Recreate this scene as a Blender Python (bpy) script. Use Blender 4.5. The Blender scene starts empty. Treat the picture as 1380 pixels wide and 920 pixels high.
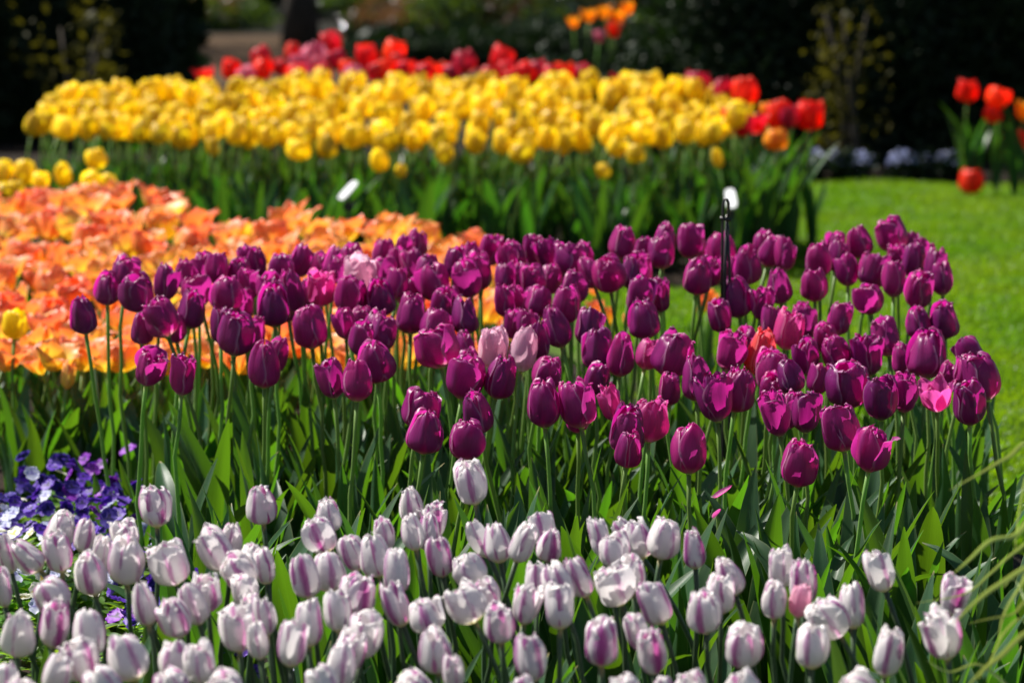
import bpy, math, random
import numpy as np
from mathutils import Vector, Matrix, Euler

R = math.radians
rng = random.Random(11)
nrg = np.random.default_rng(5)
scn = bpy.context.scene
COL = scn.collection

# ------------------------------------------------------------------ camera, light, exposure
F = 4500.0                      # focal length in photo pixels (photo is 1380 x 920)
HC = 1.32                       # camera height
PITCH = math.atan(590.0 / F)
cam_d = bpy.data.cameras.new("camera")
cam = bpy.data.objects.new("camera", cam_d)
COL.objects.link(cam)
cam.location = (0, 0, HC)
cam.rotation_euler = (R(90) - PITCH, 0, 0)
cam_d.sensor_width = 36.0
cam_d.lens = 36.0 * F / 1380.0
cam_d.clip_start = 0.05
cam_d.clip_end = 500
cam_d.dof.use_dof = True
cam_d.dof.focus_distance = 5.25
cam_d.dof.aperture_fstop = 5.4
scn.camera = cam

SUN_DIR = Vector((-0.68, 0.36, 1.0)).normalized()     # from the scene towards the sun
SUN_EL = math.asin(SUN_DIR.z)
SUN_AZ = math.atan2(SUN_DIR.x, SUN_DIR.y)
world = bpy.data.worlds.new("World")
scn.world = world
world.use_nodes = True
wn = world.node_tree
for n in list(wn.nodes):
    wn.nodes.remove(n)
wo = wn.nodes.new("ShaderNodeOutputWorld")
wb = wn.nodes.new("ShaderNodeBackground")
ws = wn.nodes.new("ShaderNodeTexSky")
ws.sky_type = 'NISHITA'
ws.sun_disc = False
ws.sun_elevation = SUN_EL
ws.sun_rotation = SUN_AZ
wb.inputs[1].default_value = 0.048
wn.links.new(ws.outputs[0], wb.inputs[0])
wn.links.new(wb.outputs[0], wo.inputs[0])

sun_d = bpy.data.lights.new("sun", 'SUN')
sun_d.energy = 5.0
sun_d.angle = R(0.5)
sun_d.color = (1.0, 0.95, 0.87)
sun = bpy.data.objects.new("sun", sun_d)
COL.objects.link(sun)
sun.rotation_euler = SUN_DIR.to_track_quat('Z', 'Y').to_euler()

scn.view_settings.view_transform = 'Standard'
scn.view_settings.look = 'None'
scn.view_settings.gamma = 1
scn.view_settings.exposure = 1.02
scn.view_settings.use_curve_mapping = False

# ------------------------------------------------------------------ helpers
CP, SP = math.cos(PITCH), math.sin(PITCH)


def ray(x, y):
    a, b = (x - 690.0) / F, (460.0 - y) / F
    return Vector((a, CP + b * SP, -SP + b * CP))


def at(x, y, D):
    """photo pixel + depth along the garden -> point"""
    d = ray(x, y)
    return Vector((0, 0, HC)) + d * (D / d.y)


def ground_depth(y, z=0.0):
    d = ray(690, y)
    return (z - HC) / d.z * d.y


def pxm(D):
    return F / D * 1.005            # pixels per metre


def smooth(a, b, x):
    t = np.clip((x - a) / (b - a), 0, 1)
    return t * t * (3 - 2 * t)


def new_mesh(name, V, Fc, mat=None, uv=None, smooth_shade=True):
    """V (n,3), Fc (m,k) index array or list; uv per vertex (n,2)"""
    me = bpy.data.meshes.new(name)
    V = np.asarray(V, dtype=np.float32)
    Fc = np.asarray(Fc, dtype=np.int32)
    m, k = Fc.shape
    me.vertices.add(len(V))
    me.vertices.foreach_set("co", V.ravel())
    me.loops.add(m * k)
    me.loops.foreach_set("vertex_index", Fc.ravel())
    me.polygons.add(m)
    me.polygons.foreach_set("loop_start", np.arange(0, m * k, k, dtype=np.int32))
    me.polygons.foreach_set("loop_total", np.full(m, k, dtype=np.int32))
    me.polygons.foreach_set("use_smooth", np.full(m, smooth_shade, dtype=bool))
    if uv is not None:
        l = me.uv_layers.new(name="UVMap")
        l.data.foreach_set("uv", np.asarray(uv, dtype=np.float32)[Fc.ravel()].ravel())
    if mat:
        me.materials.append(mat)
    me.update(calc_edges=True)
    return me


def grid_faces(nu, nv, off=0, wrap=False):
    """vertices laid out [v][u]"""
    f = []
    for j in range(nv - 1):
        for i in range(nu if wrap else nu - 1):
            a = off + j * nu + i
            b = off + j * nu + (i + 1) % nu
            f.append((a, b, b + nu, a + nu))
    return f


class MB:
    """collects shapes of one part"""
    def __init__(s):
        s.V, s.F, s.U, s.n = [], [], [], 0

    def add(s, V, Fc, uv=None):
        V = np.asarray(V, float)
        s.V.append(V)
        s.U.append(np.zeros((len(V), 2)) if uv is None else np.asarray(uv, float))
        s.F += [tuple(i + s.n for i in f) for f in Fc]
        s.n += len(V)
        return s

    def tube(s, pts, rad, seg=8, cap=True):
        pts = [Vector(p) for p in pts]
        if not hasattr(rad, '__len__'):
            rad = [rad] * len(pts)
        V, U = [], []
        x = None
        for i, p in enumerate(pts):
            t = (pts[min(i + 1, len(pts) - 1)] - pts[max(i - 1, 0)]).normalized()
            if x is None:
                x = t.orthogonal().normalized()
            x = (x - t * x.dot(t)).normalized()
            yv = t.cross(x)
            for k in range(seg):
                a = 2 * math.pi * k / seg
                V.append(p + (x * math.cos(a) + yv * math.sin(a)) * rad[i])
                U.append((k / seg, i / (len(pts) - 1)))
        Fc = grid_faces(seg, len(pts), 0, True)
        if cap:
            n = len(V)
            V += [pts[0], pts[-1]]
            U += [(0, 0), (0, 1)]
            b = (len(pts) - 1) * seg
            for k in range(seg):
                k2 = (k + 1) % seg
                Fc.append((k2, k, n, n))
                Fc.append((b + k, b + k2, n + 1, n + 1))
        Fc = [f if len(set(f)) == 4 else f for f in Fc]
        return s.add(V, Fc, U)

    def box(s, c, size, rot=None):
        V = []
        for dz in (-.5, .5):
            for dx, dy in ((-.5, -.5), (.5, -.5), (.5, .5), (-.5, .5)):
                v = Vector((dx * size[0], dy * size[1], dz * size[2]))
                if rot:
                    v = rot @ v
                V.append(v + Vector(c))
        return s.add(V, [(3, 2, 1, 0), (4, 5, 6, 7), (0, 1, 5, 4), (1, 2, 6, 5), (2, 3, 7, 6), (3, 0, 4, 7)])

    def mesh(s, name, mat, smooth_shade=True):
        V = np.concatenate(s.V)
        U = np.concatenate(s.U)
        me = bpy.data.meshes.new(name)
        faces = [tuple(dict.fromkeys(f)) for f in s.F]
        me.from_pydata([tuple(map(float, v)) for v in V], [], faces)
        l = me.uv_layers.new(name="UVMap")
        idx = np.empty(len(me.loops), dtype=np.int32)
        me.loops.foreach_get("vertex_index", idx)
        l.data.foreach_set("uv", U[idx].astype(np.float32).ravel())
        me.polygons.foreach_set("use_smooth", np.full(len(me.polygons), smooth_shade, dtype=bool))
        me.materials.append(mat)
        me.update()
        return me


def link(name, data, parent=None):
    o = bpy.data.objects.new(name, data)
    COL.objects.link(o)
    if parent is not None:
        o.parent = parent
    return o


def thing(name, label, cat, loc=(0, 0, 0), rz=0, group=None, data=None):
    o = bpy.data.objects.new(name, data)
    COL.objects.link(o)
    o.location = loc
    o.rotation_euler = (0, 0, rz)
    if data is None:
        o.empty_display_size = 0.05
    o['label'] = label
    o['category'] = cat
    if group:
        o['group'] = group
    return o


def setting(name, data, kind='structure', label=None):
    o = link(name, data)
    o['kind'] = kind
    if label:
        o['label'] = label
    return o


# ------------------------------------------------------------------ materials
class NT:
    def __init__(s, name):
        s.m = bpy.data.materials.new(name)
        s.m.use_nodes = True
        s.t = s.m.node_tree
        for n in list(s.t.nodes):
            s.t.nodes.remove(n)
        s.out = s.n("ShaderNodeOutputMaterial")

    def n(s, kind, **kw):
        nd = s.t.nodes.new(kind)
        for k, v in kw.items():
            setattr(nd, k, v)
        return nd

    def l(s, a, b):
        s.t.links.new(a, b)

    def val(s, sock, v):
        if hasattr(v, 'is_linked') or isinstance(v, bpy.types.NodeSocket):
            s.l(v, sock)
        else:
            sock.default_value = v

    def math(s, op, a, b=0.0, c=None, clamp=False):
        nd = s.n("ShaderNodeMath", operation=op, use_clamp=clamp)
        s.val(nd.inputs[0], a)
        s.val(nd.inputs[1], b)
        if c is not None:
            s.val(nd.inputs[2], c)
        return nd.outputs[0]

    def step(s, x, a, b, to0=0.0, to1=1.0):
        nd = s.n("ShaderNodeMapRange", interpolation_type='SMOOTHSTEP')
        s.val(nd.inputs[0], x)
        nd.inputs[1].default_value = a
        nd.inputs[2].default_value = b
        nd.inputs[3].default_value = to0
        nd.inputs[4].default_value = to1
        return nd.outputs[0]

    def mix(s, fac, a, b, blend='MIX'):
        nd = s.n("ShaderNodeMix", data_type='RGBA', blend_type=blend)
        s.val(nd.inputs[0], fac)
        for k, c in ((6, a), (7, b)):
            s.val(nd.inputs[k], c if isinstance(c, bpy.types.NodeSocket) else (*c, 1))
        return nd.outputs[2]

    def noise(s, vec, scale, detail=3, rough=.55):
        nd = s.n("ShaderNodeTexNoise")
        if vec is not None:
            s.l(vec, nd.inputs['Vector'])
        nd.inputs['Scale'].default_value = scale
        nd.inputs['Detail'].default_value = detail
        nd.inputs['Roughness'].default_value = rough
        return nd.outputs[0]

    def uv(s):
        t = s.n("ShaderNodeTexCoord")
        sp = s.n("ShaderNodeSeparateXYZ")
        s.l(t.outputs['UV'], sp.inputs[0])
        return sp.outputs[0], sp.outputs[1]

    def comb(s, x, y, z=0.0):
        c = s.n("ShaderNodeCombineXYZ")
        for i, v in enumerate((x, y, z)):
            s.val(c.inputs[i], v)
        return c.outputs[0]

    def rand(s):
        return s.n("ShaderNodeObjectInfo").outputs['Random']

    def hsv(s, col, h=.5, sat=1.0, v=1.0):
        nd = s.n("ShaderNodeHueSaturation")
        s.val(nd.inputs['Hue'], h)
        s.val(nd.inputs['Saturation'], sat)
        s.val(nd.inputs['Value'], v)
        s.l(col, nd.inputs['Color'])
        return nd.outputs[0]

    def leafy(s, col, tcol, fac, rough=.45, spec=.4, bump=None, bstr=.2, bdist=.002, sheen=0.0):
        p = s.n("ShaderNodeBsdfPrincipled")
        s.val(p.inputs['Base Color'], col if isinstance(col, bpy.types.NodeSocket) else (*col, 1))
        p.inputs['Roughness'].default_value = rough
        p.inputs['Specular IOR Level'].default_value = spec
        if sheen:
            p.inputs['Sheen Weight'].default_value = sheen
        tr = s.n("ShaderNodeBsdfTranslucent")
        s.val(tr.inputs[0], tcol if isinstance(tcol, bpy.types.NodeSocket) else (*tcol, 1))
        if bump is not None:
            b = s.n("ShaderNodeBump")
            b.inputs['Strength'].default_value = bstr
            b.inputs['Distance'].default_value = bdist
            s.l(bump, b.inputs['Height'])
            s.l(b.outputs[0], p.inputs['Normal'])
        mx = s.n("ShaderNodeMixShader")
        s.val(mx.inputs[0], fac)
        s.l(p.outputs[0], mx.inputs[1])
        s.l(tr.outputs[0], mx.inputs[2])
        s.l(mx.outputs[0], s.out.inputs[0])
        return s.m

    def plain(s, col, rough=.6, spec=.4, metal=0.0, bump=None, bstr=.3, bdist=.01):
        p = s.n("ShaderNodeBsdfPrincipled")
        s.val(p.inputs['Base Color'], col if isinstance(col, bpy.types.NodeSocket) else (*col, 1))
        p.inputs['Roughness'].default_value = rough
        p.inputs['Specular IOR Level'].default_value = spec
        p.inputs['Metallic'].default_value = metal
        if bump is not None:
            b = s.n("ShaderNodeBump")
            b.inputs['Strength'].default_value = bstr
            b.inputs['Distance'].default_value = bdist
            s.l(bump, b.inputs['Height'])
            s.l(b.outputs[0], p.inputs['Normal'])
        s.l(p.outputs[0], s.out.inputs[0])
        return s.m


def petal_material(name, mid, body, rim, base, t_body, t_base, fac=.5, rough=.42, spec=.45, rim_at=.85, vary=.20, sheen=.0, hue=.016):
    """petal coloured by its own length and width: midrib, body, pale margin, base"""
    s = NT(name)
    u, v = s.uv()
    x = s.math('ABSOLUTE', s.math('MULTIPLY_ADD', u, 2.0, -1.0))
    r = s.rand()
    fine = s.noise(s.comb(s.math('MULTIPLY', u, 9.0), s.math('MULTIPLY', v, 1.1), s.math('MULTIPLY', r, 37.0)), 3.2, 4, .6)
    c = s.mix(s.step(s.math('ADD', x, s.math('MULTIPLY_ADD', fine, .5, -.25)), .02, .42), mid, body)
    edge = s.math('MAXIMUM', s.step(s.math('ADD', x, s.math('MULTIPLY_ADD', fine, .16, -.08)), rim_at, 1.0),
                  s.step(s.math('ADD', v, s.math('MULTIPLY_ADD', fine, .10, -.05)), .93, 1.0))
    c = s.mix(s.math('MULTIPLY', edge, .6), c, rim)
    c = s.mix(s.step(v, .13, .0), c, base)
    vv = s.math('MULTIPLY_ADD', r, 2 * vary, 1 - vary)
    streak = s.math('MULTIPLY_ADD', fine, .5, .75)
    c = s.hsv(c, s.math('MULTIPLY_ADD', r, 2 * hue, .5 - hue), 1.0, s.math('MULTIPLY', vv, streak))
    tc = s.mix(s.step(v, .2, .0), t_body, t_base)
    tc = s.hsv(tc, .5, 1.0, s.math('MULTIPLY', vv, streak))
    return s.leafy(c, tc, fac, rough, spec, fine, .35, .0012, sheen)


M = {}
M['purple'] = petal_material('purple_petal', (.190, .013, .140), (.350, .020, .205), (.76, .44, .64), (.42, .30, .30),
                             (.64, .030, .34), (.75, .35, .35), .50, .36, .5)
M['plum'] = petal_material('plum_petal', (.135, .012, .118), (.260, .016, .172), (.70, .40, .60), (.35, .25, .26),
                           (.58, .014, .29), (.55, .25, .30), .46, .36, .5)
M['pink'] = petal_material('bright_pink_petal', (.36, .04, .22), (.48, .06, .28), (.75, .40, .55), (.55, .42, .40),
                           (.86, .10, .45), (.85, .6, .6), .55, .42, .45)
M['pale'] = petal_material('pale_pink_petal', (.62, .30, .46), (.72, .46, .58), (.85, .74, .78), (.75, .7, .62),
                           (.88, .52, .66), (.85, .8, .7), .52, .45, .4)
M['coral'] = petal_material('coral_petal', (.46, .06, .16), (.58, .075, .11), (.75, .35, .38), (.6, .4, .3),
                            (.9, .10, .14), (.85, .5, .4), .5, .42, .45)
M['yellow'] = petal_material('yellow_petal', (.86, .61, .008), (.88, .69, .016), (.93, .84, .24), (.6, .62, .05),
                             (.95, .73, .010), (.75, .74, .02), .55, .38, .5)
M['red'] = petal_material('red_petal', (.66, .010, .010), (.74, .014, .010), (.80, .07, .05), (.4, .2, .02),
                          (.98, .028, .010), (.8, .3, .02), .56, .42, .4)
M['crimson'] = petal_material('crimson_petal', (.36, .006, .022), (.50, .010, .034), (.62, .14, .16), (.3, .2, .15),
                              (.85, .012, .035), (.7, .3, .2), .45, .42, .4)
M['rose'] = petal_material('rose_petal', (.55, .06, .14), (.66, .14, .24), (.8, .5, .58), (.7, .6, .5),
                           (.85, .25, .36), (.8, .6, .5), .48, .45, .4)
M['amber'] = petal_material('amber_petal', (.80, .22, .008), (.85, .36, .010), (.9, .5, .06), (.7, .5, .03),
                            (.95, .33, .006), (.9, .6, .02), .48, .45, .4)


def orange_material():
    s = NT('orange_petal')
    u, v = s.uv()
    x = s.math('ABSOLUTE', s.math('MULTIPLY_ADD', u, 2.0, -1.0))
    r = s.rand()
    fine = s.noise(s.comb(s.math('MULTIPLY', u, 5.0), s.math('MULTIPLY', v, 1.2), s.math('MULTIPLY', r, 41.0)), 2.6, 4, .6)
    k = s.math('ADD', v, s.math('MULTIPLY_ADD', fine, .5, -.25))
    k = s.math('ADD', k, s.math('MULTIPLY_ADD', r, .5, -.25))
    warm = s.mix(s.step(k, .22, .62), (.93, .72, .13), (.93, .40, .12))
    warm = s.mix(s.step(k, .62, 1.05), warm, (.90, .22, .11))
    c = s.mix(s.math('MULTIPLY', s.step(x, .62, 1.0), .6), warm, (.95, .64, .36))
    tw = s.mix(s.step(k, .22, .62), (.96, .68, .05), (.97, .31, .05))
    tw = s.mix(s.step(k, .62, 1.05), tw, (.94, .14, .07))
    vv = s.math('MULTIPLY_ADD', fine, .35, .82)
    return s.leafy(s.hsv(c, .5, 1, vv), s.hsv(tw, .5, 1, vv), .46, .42, .45, fine, .3, .0015)


M['orange'] = orange_material()


def white_material(name, amount):
    """white petals with a feathered purple flame up the middle"""
    s = NT(name)
    u, v = s.uv()
    x = s.math('ABSOLUTE', s.math('MULTIPLY_ADD', u, 2.0, -1.0))
    r = s.rand()
    n1 = s.noise(s.comb(s.math('MULTIPLY', u, 7.0), s.math('MULTIPLY', v, 1.3), s.math('MULTIPLY', r, 53.0)), 2.2, 4, .65)
    n2 = s.noise(s.comb(s.math('MULTIPLY', u, 22.0), s.math('MULTIPLY', v, 1.6), s.math('MULTIPLY', r, 19.0)), 2.5, 3, .6)
    w = s.math('ADD', x, s.math('MULTIPLY_ADD', n1, .85, -.42))
    w = s.math('ADD', w, s.math('MULTIPLY_ADD', n2, .40, -.20))
    w = s.math('ADD', w, s.math('MULTIPLY_ADD', r, -.30, .15 - amount))
    w = s.math('ADD', w, s.math('MULTIPLY', s.step(v, .70, 1.0), .10))
    flame = s.math('MULTIPLY', s.step(w, .20, -.02), s.step(v, .03, .16))
    core = s.math('MULTIPLY', s.step(w, .0, -.26), .85)
    shade_veil = s.math('MULTIPLY', s.step(w, .70, .10), .28)
    c = s.mix(shade_veil, (.90, .87, .85), (.66, .55, .70))  # lilac shading painted into the white around the flame
    c = s.mix(s.math('MULTIPLY', flame, .82), c, (.38, .11, .35))
    c = s.mix(core, c, (.27, .035, .25))
    c = s.mix(s.step(v, .12, .0), c, (.80, .74, .52))
    tc = s.mix(s.math('MULTIPLY', flame, .75), (.86, .82, .82), (.64, .22, .50))
    tc = s.mix(core, tc, (.60, .06, .36))
    tc = s.mix(s.step(v, .16, .0), tc, (.88, .80, .45))
    return s.leafy(c, tc, .42, .40, .5, n2, .35, .0012)


M['white'] = white_material('white_flamed_petal', .08)
M['whitepink'] = white_material('mauve_flamed_petal', .23)


def leaf_material(name, col, col2, tcol, fac=.42, rough=.42, spec=.38):
    s = NT(name)
    u, v = s.uv()
    r = s.rand()
    vein = s.noise(s.comb(s.math('MULTIPLY', u, 26.0), s.math('MULTIPLY', v, .7), s.math('MULTIPLY', r, 31.0)), 2.0, 3, .6)
    blot = s.noise(s.comb(s.math('MULTIPLY', u, 2.0), s.math('MULTIPLY', v, 4.0), s.math('MULTIPLY', r, 17.0)), 2.0, 3, .6)
    c = s.mix(s.step(blot, .35, .7), col, col2)
    rim = s.step(s.math('ABSOLUTE', s.math('MULTIPLY_ADD', u, 2.0, -1.0)), .90, 1.0)
    c = s.mix(s.math('MULTIPLY', rim, .55), c, (.24, .30, .12))
    tip = s.math('MULTIPLY', s.step(s.math('ADD', v, s.math('MULTIPLY_ADD', blot, .12, -.06)), .965, 1.0), s.step(r, .45, .6))
    c = s.mix(s.math('MULTIPLY', tip, .8), c, (.36, .28, .12))
    vv = s.math('MULTIPLY', s.math('MULTIPLY_ADD', vein, .6, .7), s.math('MULTIPLY_ADD', r, .4, .8))
    hue = s.math('MULTIPLY_ADD', r, .03, .485)
    c = s.hsv(c, hue, 1.0, vv)
    tr = s.n("ShaderNodeRGB")
    tr.outputs[0].default_value = (*tcol, 1)
    t = s.hsv(tr.outputs[0], hue, 1.0, vv)
    return s.leafy(c, t, fac, rough, spec, vein, .25, .001)


M['leaf'] = leaf_material('tulip_leaf', (.030, .078, .036), (.042, .105, .038), (.105, .26, .006), .40)
M['leaf_far'] = leaf_material('tulip_leaf_dark', (.022, .066, .024), (.032, .090, .026), (.075, .22, .008), .34)
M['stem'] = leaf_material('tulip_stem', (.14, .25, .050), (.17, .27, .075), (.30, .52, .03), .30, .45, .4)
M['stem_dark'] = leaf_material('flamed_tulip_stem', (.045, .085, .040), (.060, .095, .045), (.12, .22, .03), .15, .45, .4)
M['herb'] = leaf_material('pansy_leaf', (.060, .150, .022), (.085, .190, .028), (.30, .55, .02), .42, .42, .4)
_s = NT('stamen')
_u, _v = _s.uv()
M['stamen'] = _s.plain(_s.mix(_s.step(_v, .4, .6), (.45, .5, .12), (.03, .015, .03)), .6)


def grass_material():
    s = NT('grass_blade')
    u, v = s.uv()
    g = s.n("ShaderNodeNewGeometry").outputs['Position']
    n = s.noise(g, 1.7, 4, .6)
    n2 = s.noise(g, 45.0, 2, .6)
    c = s.mix(s.step(n, .35, .68), (.060, .145, .006), (.098, .180, .008))
    c = s.hsv(c, s.math('MULTIPLY_ADD', n2, .05, .475), 1, s.math('MULTIPLY_ADD', n2, .9, .55))
    t = s.mix(s.step(n, .35, .68), (.18, .40, .003), (.29, .47, .005))
    t = s.hsv(t, .5, 1, s.math('MULTIPLY_ADD', n2, .7, .65))
    return s.leafy(c, t, .5, .4, .4)


M['grass'] = grass_material()


def ground_material(name, a, b, scale, rough=.95, c3=None):
    s = NT(name)
    g = s.n("ShaderNodeNewGeometry").outputs['Position']
    n = s.noise(g, scale, 6, .65)
    n2 = s.noise(g, scale * 9, 4, .6)
    c = s.mix(s.step(n, .3, .7), a, b)
    if c3:
        c = s.mix(s.step(n2, .58, .70), c, c3)
    c = s.hsv(c, .5, 1, s.math('MULTIPLY_ADD', n2, .8, .6))
    return s.plain(c, rough, .15, 0, n2, .8, .02)


M['turf'] = ground_material('turf', (.045, .085, .010), (.065, .11, .012), 4.0)
M['soil'] = ground_material('bed_soil', (.010, .007, .005), (.024, .016, .010), 6.0)
M['litter'] = ground_material('leaf_litter', (.030, .017, .008), (.070, .038, .019), 3.0, .95, (.05, .07, .015))
M['shade_ground'] = ground_material('woodland_ground', (.007, .007, .005), (.012, .011, .007), 2.0)  # near-black base colour stands in for shade on the woodland ground


def bark_material():
    s = NT('bark')
    t = s.n("ShaderNodeTexCoord").outputs['Object']
    mp = s.n("ShaderNodeMapping")
    mp.inputs['Scale'].default_value = (1, 1, .15)
    s.l(t, mp.inputs[0])
    n = s.noise(mp.outputs[0], 26, 6, .65)
    c = s.mix(s.step(n, .35, .65), (.018, .015, .012), (.07, .058, .045))
    return s.plain(c, .9, .2, 0, n, 1, .03)


M['bark'] = bark_material()


def foliage_material(name, a, b, t, rough=.35, spec=.5, fac=.25):
    s = NT(name)
    g = s.n("ShaderNodeNewGeometry").outputs['Position']
    n = s.noise(g, 3.0, 4, .6)
    n2 = s.noise(g, 40.0, 2, .6)
    c = s.mix(s.step(n, .35, .65), a, b)
    c = s.hsv(c, .5, 1, s.math('MULTIPLY_ADD', n2, 1.0, .5))
    return s.leafy(c, t, fac, rough, spec)


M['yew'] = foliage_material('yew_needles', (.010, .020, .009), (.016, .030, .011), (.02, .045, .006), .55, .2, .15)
M['laurel'] = foliage_material('laurel_leaf', (.022, .050, .012), (.036, .070, .014), (.13, .22, .010), .18, .9, .35)
M['golden'] = foliage_material('golden_leaf', (.040, .042, .008), (.065, .058, .010), (.11, .10, .006), .6, .15, .4)
M['russet'] = foliage_material('russet_leaf', (.075, .045, .022), (.12, .065, .03), (.22, .10, .03), .4, .4, .3)
M['black'] = NT('black_metal').plain((.012, .012, .013), .42, .5)
M['plate'] = NT('white_plastic').plain((.78, .79, .80), .35, .5)


def flat_flower_material(name, a, b, eye):
    s = NT(name)
    u, v = s.uv()
    r = s.rand()
    n = s.noise(s.comb(u, v, s.math('MULTIPLY', r, 23.0)), 5.0, 3)
    c = s.mix(s.step(n, .35, .65), a, b)
    c = s.mix(s.step(v, .30, .10), c, eye)
    return s.leafy(c, c, .35, .5, .3, n, .3, .001)


M['violet'] = flat_flower_material('violet_pansy', (.065, .018, .34), (.120, .032, .42), (.02, .01, .10))
M['blue'] = flat_flower_material('blue_pansy', (.045, .025, .24), (.080, .045, .36), (.015, .01, .08))
M['purplepansy'] = flat_flower_material('purple_pansy', (.20, .025, .42), (.30, .05, .50), (.05, .01, .12))
M['iceblue'] = flat_flower_material('pale_blue_pansy', (.52, .54, .76), (.68, .70, .84), (.30, .28, .55))
M['cream'] = flat_flower_material('cream_pansy', (.74, .72, .62), (.82, .81, .74), (.70, .55, .10))
M['mist'] = flat_flower_material('pale_blue_cluster', (.36, .40, .72), (.56, .60, .80), (.5, .5, .6))

# ------------------------------------------------------------------ the setting
def sheet(name, pts, z, mat, sub=None):
    V = [(x, y, z) for x, y in pts]
    me = bpy.data.meshes.new(name)
    me.from_pydata(V, [], [tuple(range(len(V)))])
    me.materials.append(mat)
    return setting(name, me)


sheet('ground', [(-90, -30), (90, -30), (90, 150), (-90, 150)], -0.012, M['shade_ground'])
sheet('lawn', [(-9, 2.2), (12, 2.2), (12, 15.75), (-9, 15.75)], -0.004, M['turf'])
sheet('path', [(-5.4, 24.5), (-0.6, 24.5), (-0.6, 34.0), (-6.2, 34.0)], -0.006, M['litter'])


def bed(name, pts):
    """soil heaped a little above the turf, edge rolled down"""
    c = Vector((sum(p[0] for p in pts) / len(pts), sum(p[1] for p in pts) / len(pts)))
    # densify outline
    out = []
    for i, p in enumerate(pts):
        a, b = Vector(p), Vector(pts[(i + 1) % len(pts)])
        k = max(2, int((b - a).length / .12))
        for j in range(k):
            q = a.lerp(b, j / k)
            q += Vector((rng.uniform(-.02, .02), rng.uniform(-.02, .02)))
            out.append(q)
    n = len(out)
    V, Fc = [], []
    rings = [(1.0, -.006), (.975, .018), (.94, .030), (.6, .035), (.25, .032)]
    for sc, z in rings:
        for q in out:
            w = c + (q - c) * sc
            V.append((w.x, w.y, z + (rng.uniform(-.008, .008) if z > 0 else 0)))
    Fc = grid_faces(n, len(rings), 0, True)
    V.append((c.x, c.y, .033))
    b = (len(rings) - 1) * n
    me = bpy.data.meshes.new(name)
    me.from_pydata(V, [], Fc + [(b + i, b + (i + 1) % n, len(V) - 1) for i in range(n)])
    me.materials.append(M['soil'])
    for p in me.polygons:
        p.use_smooth = True
    return setting(name, me)


bed('flower_bed', [(-.95, 4.82), (.98, 4.72), (1.02, 5.6), (1.05, 6.95), (.2, 7.1), (-.86, 6.7), (-1.0, 5.8)])
bed('flower_bed', [(-.62, 3.2), (.62, 3.2), (.70, 4.68), (-.80, 4.74), (-.80, 3.2)])
bed('flower_bed', [(-2.6, 6.95), (-.9, 6.95), (.2, 7.25), (.5, 8.8), (-.1, 10.3), (-1.3, 10.9), (-3.0, 10.9)])
bed('flower_bed', [(-2.1, 11.5), (.92, 11.6), (1.10, 12.4), (1.25, 14.6), (-1.6, 14.9), (-2.2, 13.3)])
bed('flower_bed', [(-2.0, 6.25), (-.95, 6.25), (-.95, 6.9), (-2.0, 6.9)])
bed('flower_bed', [(-6, 15.8), (10, 15.8), (10, 19.5), (-6, 19.5)])


def grass_patch(poly, density, hmin, hmax, wid, z0=-.004):
    """curved three-segment blades standing on the turf"""
    P = np.array(poly)
    lo, hi = P.min(0), P.max(0)
    n = int((hi[0] - lo[0]) * (hi[1] - lo[1]) * density)
    q = nrg.uniform(lo, hi, (n, 2))
    ins = np.zeros(n, bool)
    j = len(P) - 1
    for i in range(len(P)):
        a, b = P[i], P[j]
        c = ((a[1] > q[:, 1]) != (b[1] > q[:, 1])) & (q[:, 0] < (b[0] - a[0]) * (q[:, 1] - a[1]) / (b[1] - a[1] + 1e-12) + a[0])
        ins ^= c
        j = i
    q = q[ins]
    n = len(q)
    clump = .75 + .5 * np.sin(q[:, 0] * 7.1 + 2 * np.sin(q[:, 1] * 3.3)) * np.sin(q[:, 1] * 5.7 + np.sin(q[:, 0] * 4.0)) * .6
    h = nrg.uniform(hmin, hmax, n) * clump
    az = nrg.uniform(0, 2 * np.pi, n)
    lean = nrg.uniform(.1, .8, n)
    face = nrg.uniform(0, 2 * np.pi, n)
    w = nrg.uniform(.6, 1.2, n) * wid
    V = np.zeros((n, 7, 3))
    U = np.zeros((n, 7, 2))
    for k, t in enumerate((0, .45, .8)):
        off = lean * t * t * h
        cx = q[:, 0] + np.cos(az) * off
        cy = q[:, 1] + np.sin(az) * off
        cz = z0 + h * t * (1 - .25 * lean * t)
        ww = w * (1, .85, .5)[k] * .5
        for sgn, col in ((-1, 0), (1, 1)):
            V[:, 2 * k + col, 0] = cx + sgn * np.cos(face) * ww
            V[:, 2 * k + col, 1] = cy + sgn * np.sin(face) * ww
            V[:, 2 * k + col, 2] = cz
            U[:, 2 * k + col] = (col, t)
    off = lean * h
    V[:, 6, 0] = q[:, 0] + np.cos(az) * off
    V[:, 6, 1] = q[:, 1] + np.sin(az) * off
    V[:, 6, 2] = z0 + h * (1 - .25 * lean)
    U[:, 6] = (.5, 1)
    tri = np.array([(0, 1, 3), (0, 3, 2), (2, 3, 5), (2, 5, 4), (4, 5, 6)])
    Fc = (np.arange(n)[:, None, None] * 7 + tri[None]).reshape(-1, 3)
    return V.reshape(-1, 3), Fc, U.reshape(-1, 2)


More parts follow.
